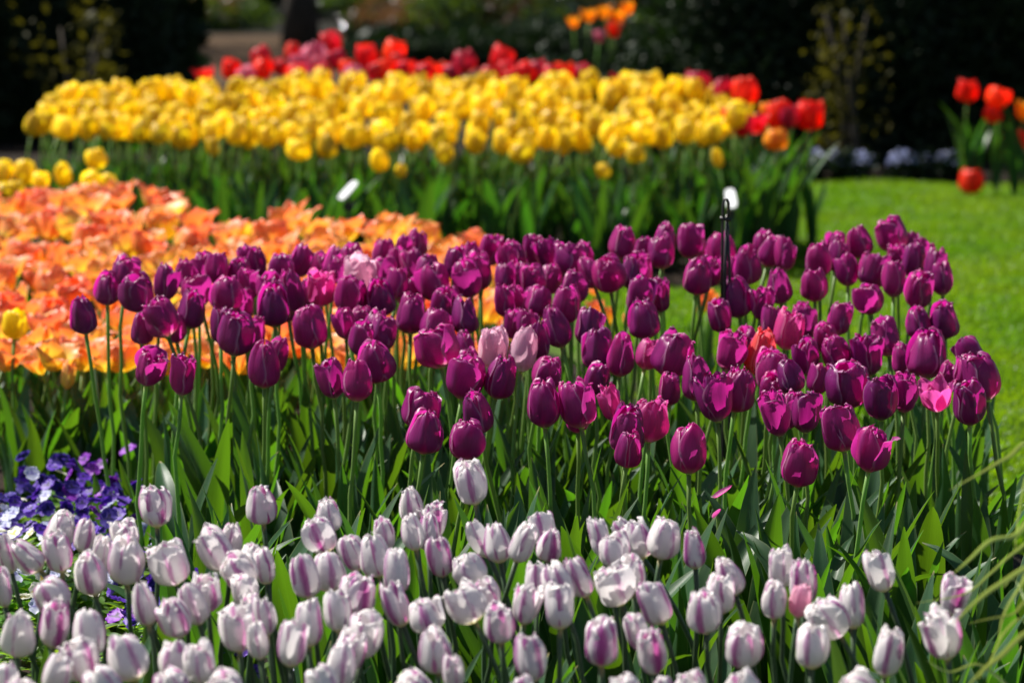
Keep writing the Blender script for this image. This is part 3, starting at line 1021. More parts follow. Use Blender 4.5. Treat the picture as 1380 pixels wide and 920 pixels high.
PURPLE = crop(0, 300, [
    (448, 500, 140, 195, 'egg', 'plum'), (578, 352, 130, 178, 'egg', 'plum'), (685, 280, 165, 190), (740, 380, 175, 200, 'notch', 'plum'),
    (890, 325, 135, 190, 'closed', 'plum'), (1000, 262, 120, 150), (865, 510, 175, 215, 'notch'), (765, 570, 120, 170, 'closed', 'purple', 1),
    (935, 560, 130, 175, 'closed', 'purple', 1), (1055, 365, 165, 180, 'flare', 'purple', 1), (1035, 465, 150, 205, 'egg', 'plum'),
    (1098, 248, 130, 180), (1172, 245, 95, 170), (1340, 175, 110, 120), (1295, 258, 120, 140, 'closed', 'plum'), (1222, 385, 180, 185),
    (1318, 425, 125, 150, 'closed', 'purple', 1), (1340, 345, 110, 130), (1190, 545, 125, 205, 'flare', 'plum'), (1275, 600, 195, 225, 'notch', 'plum'),
    (1365, 600, 110, 180, 'closed', 'purple', 1), (805, 780, 165, 200), (990, 815, 150, 225, 'torn', 'purple'),
]) + crop(345, 300, [
    (45, 765, 175, 240), (112, 715, 110, 190, 'closed', 'purple', 1), (0, 210, 75, 150, 'closed', 'plum'), (135, 222, 140, 120), (242, 205, 112, 180), (355, 238, 130, 145),
    (95, 440, 175, 230, 'egg', 'plum'), (160, 430, 120, 210, 'closed', 'purple', 1), (75, 325, 140, 120), (195, 372, 120, 230), (350, 350, 155, 195, 'notch', 'pink'),
    (275, 405, 110, 190, 'closed', 'purple', 1), (290, 560, 190, 225), (515, 190, 130, 150), (462, 240, 90, 140), (555, 270, 165, 190, 'notch', 'pale'),
    (515, 390, 165, 205), (670, 402, 150, 200, 'egg', 'plum'), (482, 540, 120, 180), (560, 520, 80, 150, 'closed', 'purple', 1), (690, 138, 112, 115), (805, 115, 110, 110), (862, 105, 90, 130),
    (762, 200, 110, 140), (847, 222, 100, 160), (690, 262, 130, 165), (768, 322, 85, 160), (960, 320, 185, 200), (838, 372, 150, 165, 'notch', 'purple', 1),
    (836, 490, 160, 210), (925, 205, 80, 80), (1072, 205, 115, 150, 'closed', 'plum'), (1265, 122, 120, 115, 'notch', 'purple'), (1160, 150, 100, 110), (1135, 300, 165, 205),
    (1202, 262, 140, 200, 'closed', 'purple', 1), (1345, 280, 115, 140), (1355, 170, 100, 120), (1125, 500, 140, 200, 'egg', 'plum'), (972, 530, 160, 140),
    (1340, 415, 110, 180), (685, 588, 145, 195, 'notch'), (572, 622, 120, 190, 'closed', 'plum'), (642, 560, 120, 190), (643, 748, 205, 222),
    (975, 667, 222, 225, 'notch', 'purple'), (1125, 680, 110, 180, 'closed', 'purple', 1), (1275, 672, 150, 230, 'notch', 'pale'), (408, 840, 145, 205, 'flare', 'plum'), (545, 850, 160, 215),
    (1135, 832, 205, 235), (1140, 745, 140, 130, 'closed', 'purple', 1), (1322, 832, 165, 230), (425, 190, 95, 120), (1000, 420, 100, 130, 'closed', 'purple', 1),
    (1050, 400, 90, 120, 'closed', 'purple', 1),
]) + crop(345, 480, [
    (890, 282, 190, 225, 'notch', 'purple', 1), (916, 405, 200, 232), (1190, 300, 165, 235, 'egg', 'plum'), (1137, 450, 180, 220, 'closed', 'purple', 1),
]) + crop(690, 300, [
    (15, 160, 85, 120), (118, 140, 115, 160), (185, 160, 120, 150, 'closed', 'plum'), (312, 190, 172, 180), (380, 165, 80, 120, 'closed', 'purple', 1), (415, 268, 90, 172),
    (520, 275, 165, 200), (600, 108, 142, 172), (712, 150, 110, 150), (805, 155, 140, 180), (825, 55, 120, 100), (960, 98, 150, 185), (1010, 140, 90, 120, 'closed', 'purple', 1),
    (1000, 288, 155, 192), (1085, 275, 100, 150, 'closed', 'purple', 1), (1130, 152, 152, 192), (1270, 228, 150, 205), (1200, 260, 100, 150, 'closed', 'purple', 1), (1355, 120, 110, 150),
    (112, 302, 140, 155), (205, 295, 95, 155), (30, 285, 110, 150), (145, 422, 140, 160), (30, 412, 120, 160), (292, 440, 150, 205), (336, 345, 142, 175),
    (240, 562, 142, 215), (145, 628, 122, 212, 'egg', 'plum'), (80, 505, 110, 90), (15, 520, 90, 120), (60, 682, 142, 235, 'closed', 'pale'), (410, 562, 145, 195, 'closed', 'plum'),
    (692, 245, 150, 170), (640, 265, 110, 170, 'closed', 'plum'), (690, 388, 155, 200, 'closed', 'plum'), (800, 385, 125, 192), (710, 518, 168, 210, 'egg', 'plum'),
    (460, 680, 160, 232, 'notch', 'plum'), (588, 710, 145, 230), (735, 715, 130, 150, 'notch', 'pink', 1), (868, 705, 215, 245, 'notch', 'purple'), (1210, 402, 168, 212, 'egg', 'plum'),
    (1122, 498, 130, 182, 'closed', 'plum'), (1345, 430, 105, 185, 'closed', 'purple'), (1190, 690, 160, 225, 'torn', 'purple'), (1345, 702, 165, 240, 'closed', 'coral'),
    (1265, 660, 120, 200, 'closed', 'purple', 1),
]) + crop(690, 480, [
    (170, 255, 175, 245), (350, 252, 192, 258, 'notch', 'purple'), (190, 112, 155, 130), (460, 120, 135, 170, 'closed', 'plum', 1), (530, 250, 115, 190, 'closed', 'pink', 1),
    (625, 390, 200, 262, 'egg', 'plum'), (745, 335, 195, 245, 'notch', 'pink', 1), (630, 500, 150, 200, 'closed', 'purple', 1), (952, 500, 188, 252), (1095, 222, 190, 250, 'closed', 'plum'),
    (1218, 172, 190, 250), (990, 117, 152, 235), (850, 150, 90, 110, 'closed', 'purple', 1), (350, 370, 110, 80, 'closed', 'purple', 1),
]) + crop(1035, 260, [
    (20, 312, 120, 175), (90, 325, 110, 185), (58, 502, 130, 190), (272, 362, 140, 182), (365, 262, 95, 110), (378, 318, 95, 120), (490, 262, 140, 172), (428, 412, 125, 172, 'flare', 'purple'),
    (570, 412, 162, 192, 'notch', 'purple'), (250, 496, 142, 172), (545, 565, 160, 175, 'flare', 'purple'), (665, 222, 152, 190), (755, 262, 90, 120, 'closed', 'purple', 1), (680, 462, 112, 192),
    (700, 335, 80, 120, 'closed', 'purple', 1), (785, 362, 120, 182, 'closed', 'plum'), (838, 330, 110, 190), (900, 392, 105, 200, 'notch', 'purple'), (937, 462, 92, 165), (815, 525, 142, 195),
    (950, 682, 162, 202, 'egg', 'plum'), (810, 688, 142, 155, 'closed', 'plum'), (390, 672, 125, 182), (632, 772, 152, 205, 'notch', 'purple'), (310, 772, 125, 155, 'closed', 'purple', 1),
    (115, 730, 165, 220, 'notch', 'pink'), (195, 690, 130, 200, 'closed', 'purple', 1), (858, 862, 205, 262, 'closed', 'plum'), (540, 862, 165, 240, 'closed', 'plum'), (372, 870, 150, 230), (212, 872, 145, 210, 'closed', 'plum'),
    (730, 880, 125, 140, 'closed', 'purple', 1), (1082, 835, 150, 140, 'flare', 'plum'), (20, 680, 110, 150),
]) + crop(1035, 480, [
    (30, 80, 200, 230), (120, 110, 130, 180, 'closed', 'plum'), (432, 150, 235, 252, 'closed', 'plum'), (610, 220, 172, 238, 'notch', 'plum'), (742, 190, 135, 220),
    (905, 202, 200, 195, 'wide', 'pink', 1), (975, 110, 110, 160, 'closed', 'purple', 1), (1150, 112, 190, 250, 'notch', 'plum'), (1060, 75, 105, 160), (1087, 250, 168, 238, 'closed', 'plum'),
    (45, 300, 152, 255), (25, 165, 150, 150, 'closed', 'purple', 1), (202, 290, 162, 232, 'closed', 'plum'), (120, 290, 120, 205, 'notch', 'purple', 1), (388, 380, 212, 252, 'notch', 'purple'),
    (175, 580, 197, 242), (562, 500, 198, 242, 'torn', 'purple'), (275, 145, 110, 120, 'closed', 'purple', 1),
])

WHITE = crop(0, 690, [
    (35, 220, 120, 225), (145, 238, 168, 205, 'egg'), (325, 92, 178, 200), (455, 120, 105, 175, 'closed', 'whitepink'), (310, 215, 172, 222), (545, 230, 115, 210), (665, 100, 165, 130),
    (680, 258, 212, 272), (485, 327, 192, 242), (10, 400, 130, 235, 'closed', 'whitepink'), (280, 455, 205, 205), (295, 602, 172, 262, 'closed', 'whitepink'), (100, 655, 208, 258),
    (480, 650, 195, 260), (682, 775, 232, 275), (430, 795, 205, 250), (310, 870, 175, 220), (560, 935, 210, 210), (40, 895, 150, 200), (775, 490, 145, 248, 'egg'), (910, 275, 228, 248, 'notch'),
    (940, 560, 192, 242, 'closed', 'whitepink'), (1040, 492, 172, 242), (1110, 432, 182, 222), (1160, 200, 195, 255), (1245, 150, 145, 205), (1290, 312, 205, 195), (1355, 232, 145, 130),
    (1325, 405, 165, 150, 'flare'), (1282, 622, 212, 262), (1350, 530, 120, 180), (950, 795, 205, 235), (1072, 805, 202, 245), (930, 935, 200, 190), (1215, 950, 210, 190),
    (130, 985, 190, 200),
]) + crop(0, 480, [(840, 808, 195, 218, 'notch')]) + crop(345, 480, [
    (28, 800, 182, 215, 'egg', 'whitepink'), (390, 850, 155, 170, 'egg'), (835, 800, 145, 195), (930, 945, 150, 200, 'closed', 'whitepink'), (960, 885, 155, 190, 'closed', 'whitepink'),
    (1155, 680, 202, 238, 'notch'),
]) + crop(345, 690, [
    (345, 122, 195, 205), (690, 110, 125, 175, 'closed', 'whitepink'), (640, 232, 202, 232), (520, 220, 155, 195, 'flare'), (262, 342, 182, 245), (390, 320, 200, 215), (545, 442, 212, 235, 'closed', 'whitepink'),
    (438, 530, 165, 225), (757, 322, 172, 238), (750, 492, 152, 255, 'notch', 'whitepink'), (285, 592, 172, 262), (190, 702, 185, 262), (588, 662, 192, 255), (512, 742, 182, 240), (460, 830, 175, 245),
    (365, 925, 190, 200), (42, 290, 130, 195), (40, 555, 135, 225, 'closed', 'whitepink'), (10, 690, 120, 210), (842, 108, 118, 195), (988, 237, 152, 232, 'closed', 'whitepink'), (1205, 142, 112, 222),
    (1300, 162, 162, 218, 'egg'), (1150, 302, 195, 185), (1130, 490, 225, 225), (1238, 442, 172, 195), (912, 555, 212, 205), (968, 742, 208, 255), (1062, 860, 110, 205),
    (1312, 596, 195, 222, 'closed', 'whitepink'), (840, 960, 230, 200),
]) + crop(690, 690, [
    (62, 162, 152, 232), (165, 72, 155, 150), (202, 172, 155, 175, 'closed', 'whitepink'), (80, 490, 165, 235), (130, 372, 145, 200), (245, 390, 190, 245), (255, 502, 185, 252), (362, 352, 152, 225, 'closed', 'whitepink'),
    (470, 130, 122, 222), (556, 202, 185, 195), (672, 142, 195, 225), (612, 90, 120, 130), (822, 142, 195, 228), (980, 196, 138, 215, 'egg', 'whitepink'), (545, 392, 235, 235), (648, 330, 155, 170),
    (762, 482, 205, 255, 'closed', 'whitepink'), (485, 692, 222, 272, 'notch', 'whitepink'), (678, 645, 155, 215), (752, 752, 175, 262, 'closed', 'whitepink'), (1168, 342, 165, 225), (1122, 432, 182, 235),
    (1035, 532, 205, 245), (1248, 722, 225, 245), (98, 782, 182, 262, 'closed', 'whitepink'), (60, 970, 160, 210), (620, 960, 180, 210), (830, 985, 140, 200), (960, 960, 190, 210), (1252, 960, 200, 210),
]) + crop(1035, 690, [
    (70, 292, 155, 235), (35, 470, 150, 215), (190, 377, 157, 262, 'closed', 'whitepink'), (590, 310, 172, 245), (452, 502, 165, 245), (330, 572, 240, 225, 'notch'), (235, 722, 202, 235), (650, 757, 182, 262),
    (480, 965, 230, 210), (1000, 442, 192, 235, 'torn', 'whitepink'), (940, 652, 235, 290, 'torn'), (175, 525, 75, 85, 'closed', 'pale'),
])
LEAN_W = {}


def settle(rows, depth, gap=.052):
    """depth of each bloom: from its row, then pushed back until blooms that overlap in the photo stand apart"""
    D = [depth(r) + (.10 if len(r) > 6 and r[6] else 0.0) for r in rows]
    for _ in range(40):
        moved = False
        for i in range(len(rows)):
            for j in range(i + 1, len(rows)):
                a, b = rows[i], rows[j]
                if abs(a[0] - b[0]) < .46 * (a[2] + b[2]) and abs(a[1] - b[1]) < .5 * (a[3] + b[3]):
                    if abs(D[i] - D[j]) < gap:
                        back = i if (D[i], -a[1]) > (D[j], -b[1]) else j
                        front = j if back == i else i
                        D[back] = D[front] + gap * 1.02
                        moved = True
        if not moved:
            break
    return D


def label_rows(rows, D, nrow, wording, form_words, special):
    """one label per tulip: its look, its place along its row, and the row counted from the front"""
    order = sorted(range(len(rows)), key=lambda i: -rows[i][1])
    labels = [None] * len(rows)
    per = math.ceil(len(rows) / nrow)
    for k in range(nrow):
        band = sorted(order[k * per:(k + 1) * per], key=lambda i: rows[i][0])
        m = len(band)
        for q, i in enumerate(band):
            look = form_words(rows[i])
            if q < (m + 1) // 2:
                place = ('at the pansy end' if q == 0 else ORD[q] + ' from the pansy end')
            else:
                p = m - 1 - q
                place = ('at the lawn end' if p == 0 else ORD[p] + ' from the lawn end')
            labels[i] = f"{look}, {place} of the {wording[k]}"
    return labels


def p_words(r):
    form = r[4] if len(r) > 4 else 'closed'
    mt = r[5] if len(r) > 5 else 'purple'
    c = {'purple': 'purple', 'plum': 'dark purple', 'pink': 'bright pink', 'pale': 'pale pink', 'coral': 'coral red'}[mt]
    f = {'closed': 'closed', 'egg': 'egg-shaped', 'notch': 'cup-shaped', 'flare': 'one-petal-loose', 'wide': 'wide-open', 'torn': 'ragged'}[form]
    return f"{f} {c} tulip"


def w_words(r):
    form = r[4] if len(r) > 4 else 'closed'
    mt = r[5] if len(r) > 5 else 'white'
    c = {'white': 'white purple-flamed', 'whitepink': 'mauve-streaked white', 'pale': 'small pink'}[mt]
    f = {'closed': 'closed', 'egg': 'egg-shaped', 'notch': 'cup-shaped', 'flare': 'one-petal-loose', 'wide': 'wide-open', 'torn': 'ragged'}[form]
    return f"{f} {c} tulip"


def p_depth(r):
    y = r[1] + r[3] * .5 - 30          # judge by the bloom's foot
    return 4.98 + (640 - y) * (6.75 - 4.98) / 335.0




def whole_blooms(rows, wmin=29.0, hmin=42.0):
    """blooms measured from the little that shows get their full size on the hidden side"""
    out = []
    for r in rows:
        x, y, w, h = r[:4]
        if h < hmin:
            front = [q for q in rows if q is not r and abs(q[0] - x) < .4 * (q[2] + w) and abs(q[1] - y) < .6 * (q[3] + h) and q[3] > h]
            up = bool(front) and sum(q[1] for q in front) / len(front) < y - 6
            y += (-1 if up else 1) * (hmin - h) / 2
            h = hmin
        out.append((x, y, max(w, wmin), h) + tuple(r[4:]))
    return out


PURPLE = whole_blooms(PURPLE)
WHITE = whole_blooms(WHITE, 32.0, 46.0)
PD = settle(PURPLE, p_depth)
PURPLE = [r[:4] + ((r[4] if len(r) > 4 and r[4] != 'closed' else rng.choice(['closed', 'closed', 'closed', 'egg', 'egg', 'notch', 'notch', 'flare', 'torn'])),
                   (r[5] if len(r) > 5 else 'purple')) + tuple(r[6:]) for r in PURPLE]
PL = label_rows(PURPLE, PD, 9, ['front purple row', 'second purple row', 'third purple row', 'fourth purple row', 'fifth purple row', 'sixth purple row',
                                'seventh purple row', 'eighth purple row', 'rearmost purple row'], p_words, None)
for i, r in enumerate(PURPLE):
    form, mt = r[4], r[5]
    tulip('purple_tulip', r[0], r[1], r[2] * 1.07, r[3] * 1.05, PD[i], mt, form, PL[i], 'purple tulips in the middle bed', True, 0, .0038, 'stem', 4, (.17, .27) if r[0] < 240 else (.27, .43), 8)


def w_depth(r):
    y = r[1] + r[3] * .5 - 32
    return 4.66 + (650 - y) * (4.66 - 3.78) / 300.0


WD = settle(WHITE, w_depth, .056)
WHITE = [r[:4] + ((r[4] if len(r) > 4 and r[4] != 'closed' else rng.choice(['closed', 'closed', 'closed', 'egg', 'notch', 'notch', 'notch', 'flare', 'torn'])),
                  (r[5] if len(r) > 5 else 'white')) + tuple(r[6:]) for r in WHITE]
WL = label_rows(WHITE, WD, 6, ['front white row', 'second white row', 'third white row', 'fourth white row', 'fifth white row', 'rearmost white row'], w_words, None)
for i, r in enumerate(WHITE):
    form, mt = r[4], r[5]
    tilted = r[2] > .95 * r[3]
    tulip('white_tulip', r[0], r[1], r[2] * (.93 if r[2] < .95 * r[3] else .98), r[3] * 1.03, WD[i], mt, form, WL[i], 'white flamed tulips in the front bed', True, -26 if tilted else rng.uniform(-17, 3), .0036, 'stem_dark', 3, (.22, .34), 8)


# ------------------------------------------------------------------ the soft beds behind
def inside(p, poly):
    x, y = p
    c = False
    j = len(poly) - 1
    for i in range(len(poly)):
        (xi, yi), (xj, yj) = poly[i], poly[j]
        if (yi > y) != (yj > y) and x < (xj - xi) * (y - yi) / (yj - yi) + xi:
            c = not c
        j = i
    return c


def scatter(poly, depth_of_y, y_of_depth, n, gap, D0, D1, xr):
    """points spaced out on the ground whose bloom falls inside the photo outline"""
    pts = []
    for _ in range(60000):
        D = rng.uniform(D0, D1)
        xm = rng.uniform(*xr) * D / F
        px = 690 + xm * F / D
        py = y_of_depth(D) + rng.gauss(0, 7)
        if not inside((px, py), poly):
            continue
        if all((xm - q[0]) ** 2 + (D - q[1]) ** 2 > gap * gap for q in pts):
            pts.append((xm, D, px, py))
            if len(pts) >= n:
                break
    return pts


# yellow
YP = [(42, 172), (58, 135), (100, 127), (260, 118), (400, 108), (600, 112), (860, 106), (925, 115), (1003, 138), (1005, 165), (965, 182), (850, 188), (700, 196), (520, 190), (400, 190), (200, 182), (90, 178), (60, 178)]
for xm, D, px, py in scatter(YP, None, lambda D: 190 - (D - 11.9) * 78 / 1.35, 298, .084, 11.85, 13.3, (-660, 330)):
    edge = py > 172
    tulip('yellow_tulip', px, py, rng.uniform(23, 30), rng.uniform(28, 36), D, 'yellow', rng.choice(['closed', 'closed', 'notch']),
          'yellow tulip packed in the lit front fringe of the yellow bed' if edge else 'yellow tulip packed in the dense middle of the yellow bed',
          'yellow tulips on the front fringe' if edge else 'yellow tulips in the dense middle', False, 0, .004, 'stem', 3, (.30, .42), 6)
for px, py, w, h, D, lab in [
    (130, 214, 30, 30, 10.6, 'upper yellow tulip of the three just beyond the orange bed'),
    (124, 244, 32, 28, 10.4, 'lower yellow tulip beside two others just beyond the orange bed'),
    (146, 243, 22, 20, 10.5, 'small yellow tulip half hidden beyond the orange bed'),
    (33, 233, 32, 36, 10.5, 'tall yellow tulip rising from the far edge of the orange bed'),
    (85, 235, 24, 34, 10.5, 'narrow yellow tulip at the far edge of the orange bed'),
    (55, 243, 26, 24, 10.4, 'low pale yellow tulip between two taller ones beyond the orange bed'),
    (4, 232, 28, 36, 10.5, 'yellow tulip cut by the frame beyond the orange bed'),
    (22, 256, 24, 26, 10.2, 'yellow tulip low among the farthest orange tulips'),
    (6, 258, 28, 26, 10.2, 'yellow tulip at the frame edge among the farthest orange tulips'),
    (20, 436, 36, 42, 6.98, 'single yellow tulip standing in front of the orange bed'),
    (540, 230, 15, 19, 11.75, 'tiny yellow tulip hanging lowest under the yellow bed, above the orange ones'),
    (512, 216, 26, 32, 11.75, 'yellow tulip low at the front, under its twin in the yellow bed'),
    (515, 192, 26, 32, 11.85, 'yellow tulip directly above its lower twin at the front of the yellow bed'),
    (600, 207, 24, 28, 11.75, 'lone yellow tulip standing low in front of the middle of the yellow bed'),
    (813, 230, 20, 22, 11.7, 'small double-looking yellow tulip low in front of the yellow bed'),
    (967, 213, 15, 28, 11.7, 'thin yellow bud low at the lawn end of the yellow bed'),
    (832, 197, 28, 30, 11.8, 'yellow tulip at the low front edge beside a slightly lower one'),
    (856, 207, 27, 26, 11.75, 'yellow tulip just below and lawnward of its neighbour at the front edge'),
    (403, 201, 34, 30, 11.8, 'broad pale yellow tulip low at the front of the yellow bed'),
    (441, 197, 30, 34, 11.82, 'golden yellow tulip low at the front next to the broad pale one'),
    (287, 198, 18, 26, 11.8, 'small yellow tulip peeping below the pansy half of the yellow bed'),
    (215, 180, 28, 30, 11.85, 'yellow tulip dipping below the rim at the pansy half of the yellow bed'),
    (143, 176, 22, 24, 11.9, 'small yellow tulip below the rim near the pansy end'),
    (702, 205, 34, 30, 11.8, 'dull gold tulip dipping lowest below the middle of the yellow bed'),
]:
    tulip('yellow_tulip', px, py, w, h, D, 'yellow', 'closed', lab, 'yellow tulips standing apart', False, 0, .004, 'stem', 2, (.26, .36), 6)

# orange, wide open
OP = [(-25, 268), (20, 262), (70, 254), (110, 268), (160, 256), (262, 278), (266, 300), (300, 312), (380, 288), (440, 305), (530, 302), (600, 328), (640, 318), (700, 390), (720, 470), (200, 492), (-25, 492)]
for xm, D, px, py in scatter(OP, None, lambda D: 486 - (D - 7.0) * 228 / 2.9, 205, .100, 6.95, 10.0, (-720, 40)):
    z = 'front' if py > 430 else 'far' if py < 310 else 'middle'
    tulip('orange_tulip', px, py, rng.uniform(42, 54) * (8.6 / D) ** .3, rng.uniform(38, 46) * (8.6 / D) ** .45, D, 'orange', rng.choice(['wide', 'wide', 'wide', 'star', 'notch']),
          {'front': 'open orange tulip at the pansy side of the orange bed', 'far': 'open orange tulip along the far rim of the orange bed',
           'middle': 'open orange tulip in the crowded middle of the orange bed'}[z],
          {'front': 'orange tulips at the near edge', 'far': 'orange tulips on the far rim', 'middle': 'orange tulips in the crowded middle'}[z],
          False, rng.uniform(-18, 18), .004, 'stem', 2, (.24, .34), 6)
for px, py, w, h, D, f_, lab in [
    (92, 505, 18, 38, 6.95, 'closed', 'drooping orange tulip bud hanging lowest at the near edge'),
    (140, 488, 32, 26, 6.98, 'wide', 'orange and yellow tulip low beside the purple pair, petals spread'),
    (944, 408, 16, 30, 8.2, 'notch', 'lone orange tulip seen on the lawn between purple stems'),
    (957, 405, 18, 34, 8.25, 'notch', 'deep orange tulip touching the lone one behind the purple stems'),
    (803, 413, 20, 24, 8.2, 'wide', 'orange tulip glimpsed behind purple stems near the lawn gap'),
    (818, 425, 18, 30, 8.15, 'notch', 'narrow orange tulip behind purple stems at the lawn gap'),
    (800, 391, 16, 16, 8.3, 'star', 'small yellow-orange open tulip above two orange ones at the lawn gap'),
    (536, 490, 10, 14, 7.1, 'closed', 'tiny orange bud glimpsed between purple stems'),
    (846, 430, 12, 18, 8.1, 'closed', 'small orange bud by the grass between purple stems'),
]:
    tulip('orange_tulip', px, py, w, h, D, 'orange', f_, lab, 'orange tulips standing apart', False, 0, .004, 'stem', 2, (.22, .3), 6)

# reds and others along the back of the yellow bed
REDS = [
    (275, 101, 28, 24, 'red', 'wide'), (312, 93, 26, 28, 'red', 'notch'), (332, 101, 26, 22, 'rose', 'wide'), (352, 76, 26, 26, 'crimson', 'closed'), (354, 93, 26, 28, 'red', 'closed'),
    (378, 90, 20, 22, 'crimson', 'closed'), (394, 69, 20, 24, 'crimson', 'closed'), (404, 88, 32, 28, 'rose', 'notch'), (423, 77, 36, 34, 'rose', 'notch'), (445, 61, 30, 34, 'crimson', 'notch'), (435, 99, 26, 24, 'crimson', 'closed'),
    (398, 99, 26, 24, 'red', 'closed'), (455, 80, 26, 28, 'crimson', 'closed'), (475, 101, 28, 22, 'rose', 'wide'), (495, 78, 30, 36, 'red', 'notch'), (531, 69, 30, 30, 'red', 'notch'), (519, 94, 30, 28, 'red', 'closed'),
    (537, 83, 22, 24, 'crimson', 'closed'), (546, 95, 28, 28, 'red', 'wide'), (571, 97, 30, 24, 'red', 'wide'), (590, 94, 30, 26, 'red', 'wide'), (608, 97, 26, 24, 'crimson', 'closed'), (626, 84, 32, 30, 'crimson', 'wide'),
    (660, 101, 28, 24, 'crimson', 'closed'), (677, 78, 32, 32, 'red', 'notch'), (682, 94, 26, 26, 'crimson', 'closed'), (690, 104, 28, 22, 'crimson', 'wide'), (709, 98, 28, 28, 'red', 'notch'), (726, 95, 28, 26, 'crimson', 'closed'),
    (744, 101, 30, 26, 'red', 'wide'), (762, 98, 30, 28, 'red', 'notch'), (786, 101, 28, 26, 'crimson', 'notch'), (834, 107, 26, 18, 'crimson', 'wide'), (881, 116, 24, 20, 'red', 'wide'), (940, 110, 36, 26, 'crimson', 'notch'),
    (974, 119, 26, 28, 'crimson', 'closed'), (1003, 123, 36, 36, 'red', 'notch'), (1034, 147, 20, 18, 'amber', 'wide'), (1050, 154, 36, 38, 'red', 'notch'), (1092, 155, 38, 40, 'red', 'wide'), (1018, 165, 36, 30, 'crimson', 'wide'),
    (1001, 170, 26, 26, 'crimson', 'closed'), (1046, 187, 36, 28, 'amber', 'wide'), (468, 93, 22, 22, 'red', 'closed'), (505, 96, 24, 24, 'crimson', 'closed'), (1064, 158, 26, 30, 'crimson', 'notch'), (985, 158, 24, 24, 'red', 'closed'),
]
REDS = [(a, b, c, d, e, 'notch' if f == 'wide' and (k % 4) else f) for k, (a, b, c, d, e, f) in enumerate(REDS)]
REDS.sort(key=lambda r: r[0])
CW = {'red': 'bright red', 'crimson': 'dark crimson', 'rose': 'rose pink', 'amber': 'amber orange'}
FW = {'wide': 'open', 'notch': 'cupped', 'closed': 'closed'}
for i, (px, py, w, h, mt, f_) in enumerate(REDS):
    m = len(REDS)
    if i < 25:
        place = 'at the pansy end' if i == 0 else ORD[i] + ' from the pansy end'
    else:
        place = 'at the lawn end' if i == m - 1 else ORD[m - 1 - i] + ' from the lawn end'
    D = 13.55 + (105 - py) * .008 if px < 930 else 12.9 - (py - 110) * .012
    tulip('red_tulip', px, py, w + 1, h + 3, D, mt, f_, f"{FW[f_]} {CW[mt]} tulip, {place} of the fringe behind the yellow bed", 'red tulips behind the yellow bed', False, 0, .004, 'stem', 2, (.28, .38), 4)
for px, py, w, h, mt, f_, lab in [
    (1304, 122, 30, 32, 'red', 'notch', 'tallest red tulip of the clump by the hedge beyond the lawn'),
    (1345, 131, 32, 30, 'red', 'notch', 'open red tulip at the frame side of the clump by the hedge'),
    (1338, 154, 24, 24, 'red', 'closed', 'small red tulip just under the open one in the hedge clump'),
    (1381, 147, 30, 32, 'amber', 'wide', 'amber tulip cut by the frame near the hedge'),
    (1380, 189, 22, 26, 'red', 'notch', 'red tulip below the amber one at the frame edge'),
    (1309, 243, 36, 36, 'red', 'notch', 'low red tulip at the lawn edge, below the hedge clump'),
]:
    tulip('red_tulip', px, py, w, h, 15.0, mt, f_, lab, 'tulips by the hedge', False, 0, .0045, 'stem', 3, (.30, .46), 4)
for px, py, w, h, mt, lab in [
    (772, 29, 18, 18, 'amber', 'dim orange tulip nearest the trunk side in the shaded far group'),
    (793, 20, 22, 20, 'amber', 'orange tulip second from the trunk side in the shaded far group'),
    (814, 16, 20, 20, 'amber', 'orange tulip in the middle of the shaded far group'),
    (832, 22, 22, 22, 'amber', 'brightest orange tulip above the red one in the shaded far group'),
    (845, 10, 20, 20, 'amber', 'topmost orange tulip beside the dark hedge in the shaded far group'),
    (827, 40, 22, 22, 'red', 'red tulip lowest in the shaded far group'),
    (807, 49, 18, 18, 'rose', 'salmon tulip below the orange ones in the shaded far group'),
]:
    tulip('orange_tulip' if mt == 'amber' else 'red_tulip', px, py, w, h, 18.0, mt, 'wide', lab, 'tulips in the shaded far group', False, 0, .0045, 'stem', 2, (.30, .42), 4)


# ------------------------------------------------------------------ pansies
def pansy_flower(matkey, seed):
    """five overlapping rounded petals round a small throat, facing +Z, radius 1"""
    rs = np.random.default_rng(seed)
    VV, FF, UU, o = [], [], [], 0
    for k, (a, ln, wd, dz) in enumerate([(R(125), 1.0, .62, -.10), (R(55), 1.0, .62, -.14), (R(172), .92, .55, -.04), (R(8), .92, .55, -.06), (R(270), 1.0, .78, .0)]):
        nu, nv = 7, 6
        V, U = [], []
        ph = rs.uniform(0, 6)
        for j in range(nv):
            v = j / (nv - 1)
            for i in range(nu):
                u = i / (nu - 1) * 2 - 1
                ww = wd * math.sin(math.pi * min(1, .12 + .80 * v)) ** .6
                rr = ln * (v * (1 - .18 * u * u * v) + .03)
                x, y = rr, u * ww
                z = dz + .12 * v * v - .10 * (1 - abs(u)) * v + .07 * math.sin(u * 5 + ph) * v * v + rs.uniform(-.01, .01)
                V.append((x * math.cos(a) - y * math.sin(a), x * math.sin(a) + y * math.cos(a), z))
                U.append((u * .5 + .5, v))
        VV.append(np.array(V))
        FF.append(np.array(grid_faces(nu, nv)) + o)
        UU.append(np.array(U))
        o += len(V)
    return new_mesh('flower', np.concatenate(VV), np.concatenate(FF), M[matkey], np.concatenate(UU))


PANSY = {k: [pansy_flower(k, 300 + i) for i in range(3)] for k in ('violet', 'blue', 'purplepansy', 'iceblue', 'cream')}


